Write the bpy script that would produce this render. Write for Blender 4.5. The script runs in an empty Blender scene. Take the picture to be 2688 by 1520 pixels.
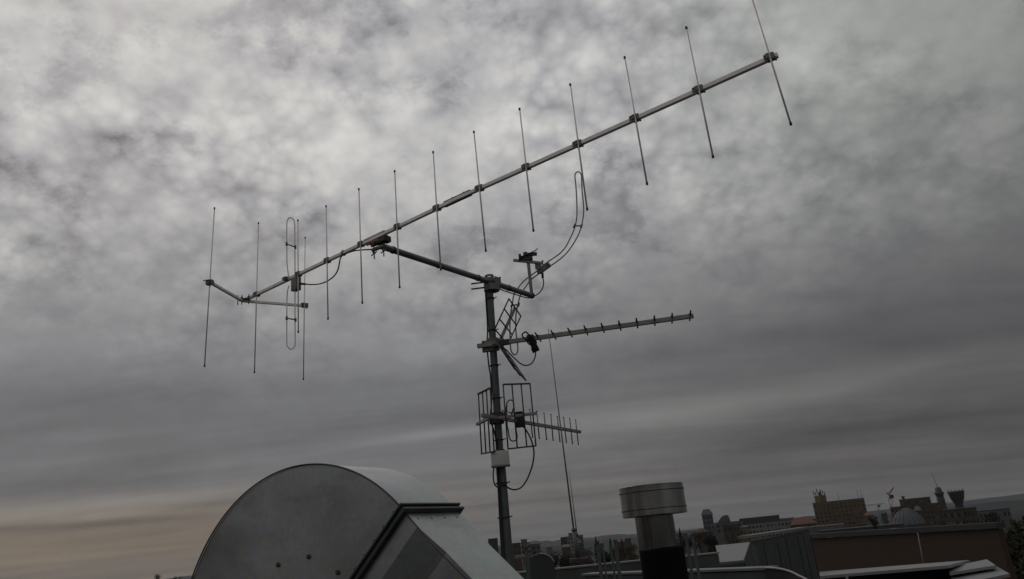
import bpy, bmesh, math, random
from mathutils import Vector, Matrix
random.seed(7)
R = math.radians
sc = bpy.context.scene

# ------------------------------------------------------------------ camera
F = 2000.0; CX, CY = 1344.0, 760.0          # lens in photo pixels
PITCH = R(18.5); ROLL = R(5.63); HC = 1.7   # eye height above the roof
fwd = Vector((0, math.cos(PITCH), math.sin(PITCH)))
r0 = Vector((1, 0, 0)); u0 = Vector((0, -math.sin(PITCH), math.cos(PITCH)))
RT = r0 * math.cos(ROLL) - u0 * math.sin(ROLL)
UP = r0 * math.sin(ROLL) + u0 * math.cos(ROLL)
CAM = Vector((0, 0, HC))
cd = bpy.data.cameras.new('camera'); cam = bpy.data.objects.new('camera', cd)
sc.collection.objects.link(cam); sc.camera = cam
cam.matrix_world = Matrix(((RT.x, UP.x, -fwd.x, CAM.x), (RT.y, UP.y, -fwd.y, CAM.y), (RT.z, UP.z, -fwd.z, CAM.z), (0, 0, 0, 1)))
cd.sensor_width = 36; cd.lens = F / 2688 * 36; cd.clip_start = 0.05; cd.clip_end = 60000

def ray(px, py): return fwd + RT * ((px - CX) / F) + UP * ((CY - py) / F)
def P(px, py, Z): return CAM + ray(px, py) * Z                       # Z along the optical axis
def PH(px, py, h):                                                   # on the level plane h above the eye
    d = ray(px, py); return CAM + d * (h / d.z)
def PY(px, py, y):                                                   # on the upright plane y metres ahead
    d = ray(px, py); return CAM + d * (y / d.y)
def onln(a, b, px, py):                                              # point of line ab nearest the ray
    d = ray(px, py).normalized(); e = b - a; w = a - CAM
    ee, dd, ed = e.dot(e), 1.0, e.dot(d)
    t = (ed * w.dot(d) - dd * w.dot(e)) / (ee * dd - ed * ed)
    return a + e * t
def proj(p):
    q = p - CAM; z = q.dot(fwd); return (CX + F * q.dot(RT) / z, CY - F * q.dot(UP) / z)
def azel(px, py):
    d = ray(px, py).normalized(); return math.degrees(math.atan2(d.x, d.y)), math.degrees(math.asin(d.z))

# ------------------------------------------------------------------ sky
SUN_AZ, SUN_EL = -30.0, 40.0
w = bpy.data.worlds.new('World'); sc.world = w; w.use_nodes = True
nt = w.node_tree; nt.nodes.clear()
def N(t, **k):
    n = nt.nodes.new(t)
    for a, b in k.items(): setattr(n, a, b)
    return n
def L(a, b): nt.links.new(a, b)
def M(op, a, b=None, c=None, clamp=False):
    n = N('ShaderNodeMath', operation=op, use_clamp=clamp)
    for i, v in enumerate((a, b, c)):
        if v is None: continue
        if isinstance(v, (int, float)): n.inputs[i].default_value = v
        else: L(v, n.inputs[i])
    return n.outputs[0]
tc = N('ShaderNodeTexCoord'); sx = N('ShaderNodeSeparateXYZ')
nrm = N('ShaderNodeVectorMath', operation='NORMALIZE'); L(tc.outputs['Generated'], nrm.inputs[0]); L(nrm.outputs[0], sx.inputs[0])
X, Y, Zz = sx.outputs
EL = M('MULTIPLY', M('ARCSINE', Zz), 57.2958)
AZ = M('MULTIPLY', M('ARCTAN2', X, Y), 57.2958)
den = M('ADD', M('MAXIMUM', Zz, 0.0), 0.07)
cu = N('ShaderNodeCombineXYZ'); L(M('DIVIDE', X, den), cu.inputs[0]); L(M('DIVIDE', Y, den), cu.inputs[1])
def noise(vec, scale, detail, rough=0.55, dist=0.0, off=(0, 0, 0), sc3=(1, 1, 1), rot=0):
    mp = N('ShaderNodeMapping'); mp.inputs['Location'].default_value = off; mp.inputs['Scale'].default_value = sc3
    mp.inputs['Rotation'].default_value = (0, 0, rot)
    L(vec, mp.inputs[0])
    n = N('ShaderNodeTexNoise'); n.inputs['Scale'].default_value = scale; n.inputs['Detail'].default_value = detail
    n.inputs['Roughness'].default_value = rough; n.inputs['Distortion'].default_value = dist
    L(mp.outputs[0], n.inputs['Vector']); return n.outputs['Fac']
def smooth(v, a, b, lo=0.0, hi=1.0):
    n = N('ShaderNodeMapRange', interpolation_type='SMOOTHERSTEP')
    n.inputs[1].default_value = a; n.inputs[2].default_value = b; n.inputs[3].default_value = lo; n.inputs[4].default_value = hi
    L(v, n.inputs[0]); return n.outputs[0]
def blob(px, py, wx, wy, amp, tilt=0.0):                              # cloud bank at a bearing and height in the sky
    a, e = azel(px, py)
    da = M('SUBTRACT', AZ, a); de = M('SUBTRACT', EL, e)
    if tilt: de = M('SUBTRACT', de, M('MULTIPLY', da, tilt))
    q = M('ADD', M('POWER', M('MULTIPLY', da, 34.9 / wx), 2.0), M('POWER', M('MULTIPLY', de, 34.9 / wy), 2.0))
    return M('MULTIPLY', M('EXPONENT', M('MULTIPLY', q, -1.0)), amp)
V = cu.outputs[0]
den2 = M('ADD', M('MAXIMUM', Zz, 0.0), 0.6)
c2 = N('ShaderNodeCombineXYZ'); L(M('DIVIDE', X, den2), c2.inputs[0]); L(M('DIVIDE', Y, den2), c2.inputs[1]); V2 = c2.outputs[0]
def warp(vec, scale, amp, seed):
    n = N('ShaderNodeTexNoise'); n.inputs['Scale'].default_value = scale; n.inputs['Detail'].default_value = 4
    a = N('ShaderNodeVectorMath', operation='ADD'); L(vec, a.inputs[0]); a.inputs[1].default_value = (seed, seed * .7, 0); L(a.outputs[0], n.inputs['Vector'])
    b = N('ShaderNodeVectorMath', operation='SUBTRACT'); L(n.outputs['Color'], b.inputs[0]); b.inputs[1].default_value = (.5, .5, .5)
    c = N('ShaderNodeVectorMath', operation='SCALE'); L(b.outputs[0], c.inputs[0]); c.inputs[3].default_value = amp
    d = N('ShaderNodeVectorMath', operation='ADD'); L(vec, d.inputs[0]); L(c.outputs[0], d.inputs[1]); return d.outputs[0]
VW = warp(V2, 9.0, 0.05, 3.0)
def crease(scale, off):                                               # rounded heads with dark seams between
    return M('MULTIPLY', M('ABSOLUTE', M('SUBTRACT', noise(VW, scale, 1, .5, 0, off), 0.5)), 2.0)
def heads(scale, seed):                                               # rounded puffs: bright in the middle, dark where they meet
    v = N('ShaderNodeTexVoronoi', feature='F1'); v.inputs['Scale'].default_value = scale; v.inputs['Randomness'].default_value = 1
    L(warp(V2, scale * 1.1, .65 / scale, seed), v.inputs['Vector']); return M('SUBTRACT', 0.5, v.outputs['Distance'])
h1, h2, h3 = heads(13, 1.0), heads(29, 4.0), heads(62, 7.0)
patch = smooth(noise(V2, 3.0, 3, .5, 0, (9, 2, 4)), 0.36, 0.62, 0.45, 1.25)
bill = M('MULTIPLY', M('ADD', M('ADD', M('MULTIPLY', h1, .50), M('MULTIPLY', h2, .55)), M('MULTIPLY', h3, .36)), patch)
puff = noise(V2, 13.0, 8, 0.62, 0.1, (3.1, 1.7, 0))
gaps = noise(V2, 5.2, 10, 0.66, 0.0, (8.1, 4.7, 2), (1, 1.2, 1))
broad = noise(V2, 2.2, 4, 0.5, 0.3, (1.3, 6.2, 0))
streak = noise(V, 0.8, 6, 0.55, 0.2, (0.4, 2.2, 1), (0.45, 1.5, 1), R(-10))
lump = M('ADD', M('MULTIPLY', smooth(EL, 9, 24), smooth(AZ, -2, 30, 1.0, 0.50)), 0.12)
p1 = M('SUBTRACT', puff, 0.5)
p2 = M('SUBTRACT', smooth(gaps, 0.40, 0.50), 0.85)
b1 = M('SUBTRACT', broad, 0.5)
s1 = M('SUBTRACT', streak, 0.5)
lowf = smooth(EL, 10, 26, 1.0, 0.25)
base = N('ShaderNodeFloatCurve')
cv = base.mapping.curves[0]
cv.points[0].location = (0.0, 0.122); cv.points[1].location = (1.0, 0.32)
for p_ in [(.10, .130), (.20, .140), (.30, .176), (.40, .255), (.50, .335), (.62, .37), (.80, .355)]: cv.points.new(*p_)
base.mapping.update()
L(M('DIVIDE', EL, 50.0, clamp=True), base.inputs['Value'])
sd = Vector((math.sin(R(SUN_AZ)) * math.cos(R(SUN_EL)), math.cos(R(SUN_AZ)) * math.cos(R(SUN_EL)), math.sin(R(SUN_EL))))
dt = N('ShaderNodeVectorMath', operation='DOT_PRODUCT'); L(nrm.outputs[0], dt.inputs[0]); dt.inputs[1].default_value = sd
side = smooth(dt.outputs['Value'], 0.25, 1.0, 0.62, 1.20)
lum = M('MULTIPLY', M('MULTIPLY', base.outputs[0], side), smooth(Y, 0.2, -0.5, 1.0, 1.75))     # open bright sky behind the viewer
mod = M('ADD', M('MULTIPLY', M('MULTIPLY', p1, 0.85), lump), 1.0)
mod = M('ADD', mod, M('MULTIPLY', M('MULTIPLY', bill, 0.70), lump))
mod = M('ADD', mod, M('MULTIPLY', M('MULTIPLY', p2, 0.21), lump))
mod = M('ADD', mod, M('MULTIPLY', b1, 0.42))
mod = M('ADD', mod, M('MULTIPLY', M('MULTIPLY', s1, 1.15), lowf))
BL = [(950, 380, 480, 130, 0.20, 0.0), (80, 60, 380, 160, 0.16, 0.0), (20, 700, 120, 110, 0.35, 0), (330, 420, 260, 70, -0.20, -0.12),
      (950, 190, 260, 40, -0.20, -0.15), (1160, 290, 70, 22, -0.22, 0.1), (990, 345, 30, 22, -0.22, 0), (150, 1180, 900, 45, -0.14, 0.02), (400, 1020, 500, 50, -0.12, 0.02), (1180, 1135, 200, 13, 0.35, 0.03),
      (60, 1350, 480, 30, 0.50, 0.02), (150, 1430, 420, 60, 0.08, 0), (480, 1325, 240, 9, -0.20, 0.01), (60, 1385, 200, 8, -0.18, 0.01), (330, 1440, 220, 7, -0.14, 0), (2000, 1050, 520, 34, 0.17, 0.08), (2250, 1010, 300, 14, 0.10, 0.12), (1650, 1090, 330, 26, 0.15, 0.05), (2200, 1140, 500, 34, -0.14, 0.03), (1700, 960, 500, 40, -0.08, 0.05),
      (220, 1378, 300, 10, -0.26, 0), (250, 1480, 400, 40, 0.10, 0)]
for b_ in BL: mod = M('ADD', mod, blob(*b_))
lum = M('MULTIPLY', lum, mod)
# tint: violet grey in the hollows, neutral on the tops, warm low on the left
warm = M('MULTIPLY', smooth(EL, 1.5, 7.5, 1.0, 0.0), smooth(AZ, -28, 4, 1.0, 0.10))
def rgbmix(f, a, b):
    n = N('ShaderNodeMix', data_type='RGBA')
    if isinstance(f, float): n.inputs[0].default_value = f
    else: L(f, n.inputs[0])
    for i, v in ((6, a), (7, b)):
        if isinstance(v, tuple): n.inputs[i].default_value = v + (1,)
        else: L(v, n.inputs[i])
    return n.outputs[2]
t0 = rgbmix(smooth(mod, 0.75, 1.35), (0.985, 0.97, 1.01), (1.01, 1.0, 0.975))
t1 = rgbmix(M('MULTIPLY', smooth(AZ, 2, 34), smooth(EL, 6, 34)), t0, (0.97, 1.0, 0.955))
cool = M('MULTIPLY', smooth(EL, 3.0, 7.0), smooth(EL, 10.0, 24.0, 1.0, 0.0))
t1 = rgbmix(M('MULTIPLY', cool, smooth(AZ, -14, 16, 1.0, 0.15)), t1, (0.965, 0.98, 1.04))
t2 = rgbmix(warm, t1, (1.25, 1.01, 0.78))
col = N('ShaderNodeVectorMath', operation='SCALE'); L(t2, col.inputs[0]); L(M('MULTIPLY', lum, 10.0), col.inputs[3])
sky = N('ShaderNodeTexSky', sky_type='NISHITA'); sky.sun_disc = False
sky.sun_elevation = R(SUN_EL); sky.sun_rotation = R(SUN_AZ); sky.air_density = 1.5; sky.dust_density = 3
mixed = rgbmix(0.985, sky.outputs[0], col.outputs[0])
bg = N('ShaderNodeBackground'); bg.inputs[1].default_value = 0.1
L(mixed, bg.inputs[0]); wo = N('ShaderNodeOutputWorld'); L(bg.outputs[0], wo.inputs[0])

sl = bpy.data.lights.new('sun', 'SUN'); sl.energy = 0.5; sl.angle = R(20); sl.color = (1.0, 0.93, 0.84)
so = bpy.data.objects.new('sun', sl); sc.collection.objects.link(so)
so.rotation_euler = (-sd).to_track_quat('-Z', 'Y').to_euler(); so.location = (-5, 5, 12)
w.cycles.sampling_method = 'MANUAL'; w.cycles.sample_map_resolution = 512
sc.view_settings.view_transform = 'Standard'; sc.view_settings.look = 'None'
sc.view_settings.exposure = 0; sc.view_settings.gamma = 1

# ------------------------------------------------------------------ materials
def mat(name, c, rough=0.6, metal=0.0, var=0.15, scale=8.0, bump=0.0, c2=None, obj=True, spec=0.5):
    m = bpy.data.materials.new(name); m.use_nodes = True; t = m.node_tree; b = t.nodes['Principled BSDF']
    b.inputs['Roughness'].default_value = rough; b.inputs['Metallic'].default_value = metal
    b.inputs['Specular IOR Level'].default_value = spec
    tcn = t.nodes.new('ShaderNodeTexCoord'); n = t.nodes.new('ShaderNodeTexNoise')
    n.inputs['Scale'].default_value = scale; n.inputs['Detail'].default_value = 6
    t.links.new(tcn.outputs['Object'], n.inputs['Vector'])
    mr = t.nodes.new('ShaderNodeMapRange'); mr.inputs[1].default_value = 0.3; mr.inputs[2].default_value = 0.7
    t.links.new(n.outputs['Fac'], mr.inputs[0])
    mx = t.nodes.new('ShaderNodeMix'); mx.data_type = 'RGBA'
    lo = tuple(v * (1 - var) for v in c); hi = c2 if c2 else tuple(min(1, v * (1 + var)) for v in c)
    mx.inputs[6].default_value = lo + (1,); mx.inputs[7].default_value = hi + (1,)
    t.links.new(mr.outputs[0], mx.inputs[0]); t.links.new(mx.outputs[2], b.inputs['Base Color'])
    rr = t.nodes.new('ShaderNodeMapRange'); rr.inputs[3].default_value = max(0, rough - .1); rr.inputs[4].default_value = min(1, rough + .12)
    t.links.new(n.outputs['Fac'], rr.inputs[0]); t.links.new(rr.outputs[0], b.inputs['Roughness'])
    if bump:
        bp = t.nodes.new('ShaderNodeBump'); bp.inputs['Strength'].default_value = bump; bp.inputs['Distance'].default_value = 0.01
        t.links.new(n.outputs['Fac'], bp.inputs['Height']); t.links.new(bp.outputs[0], b.inputs['Normal'])
    return m
def duct_mat():
    m = mat('galvanised_sheet', (0.43, 0.445, 0.455), 0.36, 0.85, 0.16, 1.6, 0.05)
    t = m.node_tree; b = t.nodes['Principled BSDF']
    # oil-canning of the thin sheet
    wn = t.nodes.new('ShaderNodeTexNoise'); wn.inputs['Scale'].default_value = 2.6; wn.inputs['Detail'].default_value = 1.5
    tw_ = t.nodes.new('ShaderNodeTexCoord'); t.links.new(tw_.outputs['Object'], wn.inputs['Vector'])
    bp = t.nodes.new('ShaderNodeBump'); bp.inputs['Strength'].default_value = 0.55; bp.inputs['Distance'].default_value = 0.05
    t.links.new(wn.outputs['Fac'], bp.inputs['Height']); t.links.new(bp.outputs[0], b.inputs['Normal'])
    tcn = t.nodes.new('ShaderNodeTexCoord'); v = t.nodes.new('ShaderNodeTexVoronoi'); v.inputs['Scale'].default_value = 55
    t.links.new(tcn.outputs['Object'], v.inputs['Vector'])
    mx = t.nodes.new('ShaderNodeMix'); mx.data_type = 'RGBA'; mx.blend_type = 'MULTIPLY'; mx.inputs[0].default_value = 0.16
    src = b.inputs['Base Color'].links[0].from_socket
    t.links.new(src, mx.inputs[6]); t.links.new(v.outputs['Color'], mx.inputs[7])
    sn = t.nodes.new('ShaderNodeTexNoise'); mp = t.nodes.new('ShaderNodeMapping'); mp.inputs['Scale'].default_value = (1, 1, 4); mp.inputs['Rotation'].default_value = (0.3, 0.6, 0)
    t.links.new(tcn.outputs['Object'], mp.inputs[0]); t.links.new(mp.outputs[0], sn.inputs['Vector']); sn.inputs['Scale'].default_value = 3; sn.inputs['Detail'].default_value = 8
    r = t.nodes.new('ShaderNodeMapRange'); r.inputs[1].default_value = .54; r.inputs[2].default_value = .70; r.inputs[3].default_value = 1; r.inputs[4].default_value = .84
    t.links.new(sn.outputs['Fac'], r.inputs[0])
    m2 = t.nodes.new('ShaderNodeMix'); m2.data_type = 'RGBA'; m2.blend_type = 'MULTIPLY'; m2.inputs[0].default_value = 1
    t.links.new(mx.outputs[2], m2.inputs[6]); t.links.new(r.outputs[0], m2.inputs[7]); t.links.new(m2.outputs[2], b.inputs['Base Color'])
    return m
def brick_mat(name, c1, c2, mortar, s):
    m = mat(name, c1, 0.9, 0, .2, 3); t = m.node_tree; b = t.nodes['Principled BSDF']
    tcn = t.nodes.new('ShaderNodeTexCoord'); mp = t.nodes.new('ShaderNodeMapping'); mp.inputs['Rotation'].default_value = (R(90), 0, 0)
    br = t.nodes.new('ShaderNodeTexBrick'); br.inputs['Scale'].default_value = s
    br.inputs['Color1'].default_value = c1 + (1,); br.inputs['Color2'].default_value = c2 + (1,); br.inputs['Mortar'].default_value = mortar + (1,)
    t.links.new(tcn.outputs['Object'], mp.inputs[0]); t.links.new(mp.outputs[0], br.inputs[0])
    mx = t.nodes.new('ShaderNodeMix'); mx.data_type = 'RGBA'; mx.blend_type = 'MULTIPLY'; mx.inputs[0].default_value = .5
    src = b.inputs['Base Color'].links[0].from_socket
    t.links.new(br.outputs[0], mx.inputs[7]); t.links.new(src, mx.inputs[6]); t.links.new(mx.outputs[2], b.inputs['Base Color'])
    return m
def flue_mat(nm='stainless_painted_streaks', c=(0.29, 0.29, 0.28)):
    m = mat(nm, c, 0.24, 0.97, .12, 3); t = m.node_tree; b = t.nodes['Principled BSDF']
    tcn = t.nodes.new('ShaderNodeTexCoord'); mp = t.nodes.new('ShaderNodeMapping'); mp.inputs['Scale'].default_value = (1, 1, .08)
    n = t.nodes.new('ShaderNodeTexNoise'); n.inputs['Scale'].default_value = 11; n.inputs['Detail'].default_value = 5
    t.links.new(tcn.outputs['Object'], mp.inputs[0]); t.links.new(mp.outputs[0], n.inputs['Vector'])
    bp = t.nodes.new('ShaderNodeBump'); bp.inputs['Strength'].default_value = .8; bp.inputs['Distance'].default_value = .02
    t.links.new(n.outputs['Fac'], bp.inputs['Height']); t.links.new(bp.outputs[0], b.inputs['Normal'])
    r = t.nodes.new('ShaderNodeMapRange'); r.inputs[1].default_value = .3; r.inputs[2].default_value = .7; r.inputs[3].default_value = .35; r.inputs[4].default_value = 1.55  # dark and bright upright streaks in the colour stand in for reflections
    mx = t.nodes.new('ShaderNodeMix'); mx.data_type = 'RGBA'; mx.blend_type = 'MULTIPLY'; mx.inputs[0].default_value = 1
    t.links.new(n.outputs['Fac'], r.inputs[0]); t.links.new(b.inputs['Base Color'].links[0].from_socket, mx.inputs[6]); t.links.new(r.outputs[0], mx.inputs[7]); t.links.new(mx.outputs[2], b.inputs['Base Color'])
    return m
MT = dict(
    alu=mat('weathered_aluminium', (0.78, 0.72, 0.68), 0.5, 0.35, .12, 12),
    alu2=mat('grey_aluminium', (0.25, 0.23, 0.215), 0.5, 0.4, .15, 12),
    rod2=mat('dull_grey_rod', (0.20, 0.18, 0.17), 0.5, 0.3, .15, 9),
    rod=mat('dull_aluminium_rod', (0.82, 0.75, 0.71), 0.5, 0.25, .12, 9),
    steel=mat('galvanised_tube', (0.095, 0.108, 0.105), 0.5, 0.5, .2, 14, .05),
    cast=mat('grey_casting', (0.15, 0.15, 0.14), 0.55, 0.35, .25, 20, .1),
    dark=mat('dark_steel', (0.045, 0.045, 0.045), 0.6, 0.3, .3, 20),
    plastic=mat('grey_plastic', (0.17, 0.165, 0.16), 0.55, 0, .12, 15),
    black=mat('black_rubber', (0.012, 0.012, 0.012), 0.6, 0, .3, 15),
    orange=mat('rusty_orange', (0.30, 0.085, 0.04), 0.8, 0, .3, 30),
    box=mat('pale_plastic', (0.52, 0.51, 0.49), 0.45, 0, .06, 6),
    duct=duct_mat(),
    flange=mat('duct_flange', (0.075, 0.078, 0.08), 0.55, 0.5, .2, 9),
    flue=flue_mat(), flue_shaded=flue_mat('shaded_stainless', (0.15, 0.15, 0.145)),  # second is the same steel, colour darkened to paint in the neck's shade
    tube=mat('pale_galvanised_tube', (0.17, 0.185, 0.18), 0.45, 0.5, .2, 14, .05),
    flueb=mat('black_insulation', (0.006, 0.006, 0.006), 0.9, 0, .3, 8, .1, spec=.1),
    roof=mat('grey_roofing', (0.04, 0.043, 0.043), 0.9, 0, .25, 1.3),
    parapet=mat('grey_render', (0.055, 0.06, 0.06), 0.85, 0, .25, 1.7),
    coping=mat('pale_metal_coping', (0.17, 0.17, 0.168), 0.5, 0.2, .15, 2),
    glass=mat('dark_window_glass', (0.02, 0.024, 0.028), 0.15, 0, .2, 2),
    concrete=mat('pale_concrete', (0.17, 0.16, 0.148), 0.9, 0, .18, .15),
    concrete2=mat('grey_concrete', (0.10, 0.098, 0.095), 0.9, 0, .2, .15),
    yellow=mat('ochre_render', (0.125, 0.10, 0.05), 0.9, 0, .18, .12),
    yellow2=mat('rust_panel', (0.11, 0.066, 0.04), 0.9, 0, .25, .2),
    brown=mat('brown_render', (0.06, 0.042, 0.028), 0.9, 0, .25, .12),
    redroof=mat('red_roof_tile', (0.10, 0.035, 0.022), 0.9, 0, .25, .4),
    slate=mat('dark_slate', (0.03, 0.031, 0.034), 0.7, 0, .2, .3),
    blueg=mat('blue_grey_cladding', (0.075, 0.085, 0.10), 0.5, 0.2, .2, .2),
    white=mat('pale_sheet_roof', (0.20, 0.20, 0.21), 0.6, 0, .08, .6),
    curtain=mat('window_with_curtain', (0.09, 0.085, 0.075), 0.8, 0, .2, 1),
    dome=mat('dull_dome_sheet', (0.09, 0.10, 0.115), 0.8, 0, .15, .2),
    brick=brick_mat('brown_brick', (0.085, 0.050, 0.032), (0.065, 0.041, 0.028), (0.10, 0.08, 0.065), 1.6),
    leaf=mat('dark_foliage', (0.040, 0.044, 0.026), 0.8, 0, .5, 1.3, c2=(0.05, 0.046, 0.028), spec=.1),
    leaf2=mat('conifer_foliage', (0.018, 0.028, 0.018), 0.8, 0, .4, 1.3, spec=.1),
    twig=mat('bare_twigs', (0.075, 0.052, 0.038), 0.9, 0, .35, 1.3, spec=.1),
    bark=mat('bark', (0.05, 0.038, 0.028), 0.95, 0, .3, 3, spec=.1),
    ground=mat('city_ground', (0.03, 0.031, 0.027), 0.95, 0, .35, .01, spec=.1),
    hill=mat('wooded_hill', (0.022, 0.027, 0.028), 0.95, 0, .35, .004, spec=.1),
    cranered=mat('crane_red', (0.22, 0.045, 0.03), 0.6, 0, .2, 2),
)

# ------------------------------------------------------------------ mesh helpers
class MB:
    def __init__(s): s.bm = bmesh.new()
    def box(s, c, sx, sy, sz, ax=None, bev=0.0):
        """box centred at c; ax = (ux,uy,uz) unit axes"""
        ux, uy, uz = ax or (Vector((1, 0, 0)), Vector((0, 1, 0)), Vector((0, 0, 1)))
        n0 = len(s.bm.verts); vs = []
        for k in (-1, 1):
            for j in (-1, 1):
                for i in (-1, 1): vs.append(s.bm.verts.new(c + ux * (i * sx / 2) + uy * (j * sy / 2) + uz * (k * sz / 2)))
        fs = [s.bm.faces.new([vs[i] for i in q]) for q in ((0, 2, 3, 1), (4, 5, 7, 6), (0, 1, 5, 4), (2, 6, 7, 3), (0, 4, 6, 2), (1, 3, 7, 5))]
        if bev:
            es = list({e for f in fs for e in f.edges})
            bmesh.ops.bevel(s.bm, geom=es, offset=bev, segments=2, affect='EDGES', profile=0.6)
        return s
    def bar(s, a, b, w, h=None, up=Vector((0, 0, 1)), bev=0.0):
        h = h or w; d = b - a; l = d.length; uy = d.normalized()
        ux = uy.cross(up).normalized(); uz = ux.cross(uy)
        return s.box((a + b) / 2, w, l, h, (ux, uy, uz), bev)
    def tube(s, pts, r, seg=10, r2=None, caps=True, hollow=False):
        pts = [Vector(p) for p in pts]; n = len(pts); rings = []; prev = None
        for i, p in enumerate(pts):
            d = (pts[min(i + 1, n - 1)] - pts[max(i - 1, 0)]).normalized()
            if prev is None:
                a = Vector((0, 0, 1)) if abs(d.z) < .9 else Vector((1, 0, 0)); x = d.cross(a).normalized()
            else: x = (prev - d * prev.dot(d)).normalized()
            prev = x; y = d.cross(x)
            rr = r if r2 is None else r + (r2 - r) * i / (n - 1)
            rings.append([s.bm.verts.new(p + (x * math.cos(2 * math.pi * k / seg) + y * math.sin(2 * math.pi * k / seg)) * rr) for k in range(seg)])
        for a, b in zip(rings, rings[1:]):
            for k in range(seg):
                f = s.bm.faces.new([a[k], a[(k + 1) % seg], b[(k + 1) % seg], b[k]]); f.smooth = True
        if caps:
            s.bm.faces.new(list(reversed(rings[0]))); s.bm.faces.new(rings[-1])
        return s
    def ring(s, c, ax, r0, r1, h, seg=24):
        """hollow collar along ax"""
        ax = ax.normalized(); a = Vector((0, 0, 1)) if abs(ax.z) < .9 else Vector((1, 0, 0))
        x = ax.cross(a).normalized(); y = ax.cross(x); R4 = []
        for rr, hh in ((r0, -h / 2), (r1, -h / 2), (r1, h / 2), (r0, h / 2)):
            R4.append([s.bm.verts.new(c + ax * hh + (x * math.cos(2 * math.pi * k / seg) + y * math.sin(2 * math.pi * k / seg)) * rr) for k in range(seg)])
        for q in range(4):
            A, B = R4[q], R4[(q + 1) % 4]
            for k in range(seg):
                f = s.bm.faces.new([A[k], A[(k + 1) % seg], B[(k + 1) % seg], B[k]])
                if q in (1, 3): f.smooth = True
        return s
    def lathe(s, c, prof, seg=48, smooth=True, jit=0):
        rings = []
        for r, z in prof:
            rings.append([s.bm.verts.new(c + Vector((r * math.cos(2 * math.pi * k / seg), r * math.sin(2 * math.pi * k / seg), z))) for k in range(seg)])
        for a, b in zip(rings, rings[1:]):
            for k in range(seg):
                f = s.bm.faces.new([a[k], a[(k + 1) % seg], b[(k + 1) % seg], b[k]]); f.smooth = smooth
        s.bm.faces.new(list(reversed(rings[0]))); s.bm.faces.new(rings[-1])
        return s
    def poly(s, pts): s.bm.faces.new([s.bm.verts.new(p) for p in pts]); return s
    def prism(s, pts, off):
        a = [s.bm.verts.new(p) for p in pts]; b = [s.bm.verts.new(p + off) for p in pts]; n = len(a)
        s.bm.faces.new(a); s.bm.faces.new(list(reversed(b)))
        for i in range(n): s.bm.faces.new([a[i], b[i], b[(i + 1) % n], a[(i + 1) % n]])
        return s
    def build(s, name, m, parent=None, sharp=None):
        bmesh.ops.recalc_face_normals(s.bm, faces=s.bm.faces)
        me = bpy.data.meshes.new(name); s.bm.to_mesh(me); s.bm.free(); me.materials.append(m)
        if sharp: me.set_sharp_from_angle(angle=R(sharp))
        o = bpy.data.objects.new(name, me); sc.collection.objects.link(o)
        if parent: o.parent = parent; o.matrix_parent_inverse = Matrix.Translation(-world_loc(parent))
        return o
def world_loc(o):
    return Vector(o.location) if o.type == 'EMPTY' else Vector((0, 0, 0))
def tag(o, label=None, cat=None, group=None, kind=None):
    if label: o['label'] = label
    if cat: o['category'] = cat
    if group: o['group'] = group
    if kind: o['kind'] = kind
    return o
def thing(name, label, cat, loc, group=None):
    o = bpy.data.objects.new(name, None); o.location = loc; o.empty_display_size = .2
    sc.collection.objects.link(o); return tag(o, label, cat, group)
def spline(pts, n=6):
    """Catmull-Rom through the points"""
    q = [pts[0] * 2 - pts[1]] + list(pts) + [pts[-1] * 2 - pts[-2]]; out = []
    for i in range(1, len(q) - 2):
        for k in range(n):
            t = k / n; a, b, c, d = q[i - 1:i + 3]
            out.append(0.5 * ((2 * b) + (c - a) * t + (2 * a - 5 * b + 4 * c - d) * t * t + (3 * b - a - 3 * c + d) * t ** 3))
    out.append(q[-2]); return out
ZUP = Vector((0, 0, 1))

# ------------------------------------------------------------------ setting: roof, ground, hills
GZ = -26.0
MB().poly([Vector((-30000, -3000, GZ)), Vector((30000, -3000, GZ)), Vector((30000, 30000, GZ)), Vector((-30000, 30000, GZ))]).build('ground', MT['ground'])
tag(bpy.data.objects['ground'], kind='structure')
m = MB(); m.box(Vector((-8, 4, -13.0)), 27, 26, 26.0 - 0.02); tag(m.build('roof', MT['roof']), kind='structure')
# far wooded hills as terrain ridges
def ridge(name, D, pts, depth, seed, amp):
    rnd = random.Random(seed); m = MB(); front = []; top = []; back = []
    P0 = [PY(x, y, D) for x, y in pts]; S = []
    for a, b in zip(P0, P0[1:]):
        for k in range(14): S.append(a.lerp(b, k / 14))
    S.append(P0[-1])
    ph = [rnd.uniform(0, 6) for _ in range(4)]
    for i, p in enumerate(S):
        j = amp * (math.sin(i * .23 + ph[0]) + .6 * math.sin(i * .61 + ph[1]) + .35 * math.sin(i * 1.7 + ph[2]) + .3 * rnd.uniform(-1, 1))
        front.append(m.bm.verts.new(Vector((p.x, p.y - depth * .5, GZ - 1)))); top.append(m.bm.verts.new(Vector((p.x, p.y, p.z + j)))); back.append(m.bm.verts.new(Vector((p.x, p.y + depth, GZ - 1))))
    for i in range(len(S) - 1):
        m.bm.faces.new([front[i], front[i + 1], top[i + 1], top[i]]); m.bm.faces.new([top[i], top[i + 1], back[i + 1], back[i]])
    return tag(m.build(name, MT['hill']), kind='structure')
ridge('hills', 5200, [(-500, 1612), (300, 1534), (500, 1514), (1000, 1466), (1380, 1425), (1500, 1412), (1660, 1403), (1900, 1386), (2200, 1349), (2500, 1320), (2700, 1297), (3300, 1240)], 2500, 3, 5)
ridge('near_hills', 2600, [(-500, 1622), (500, 1524), (1380, 1434), (1660, 1412), (2200, 1362), (2560, 1330), (2688, 1312), (3300, 1250)], 1200, 5, 4)

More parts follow.
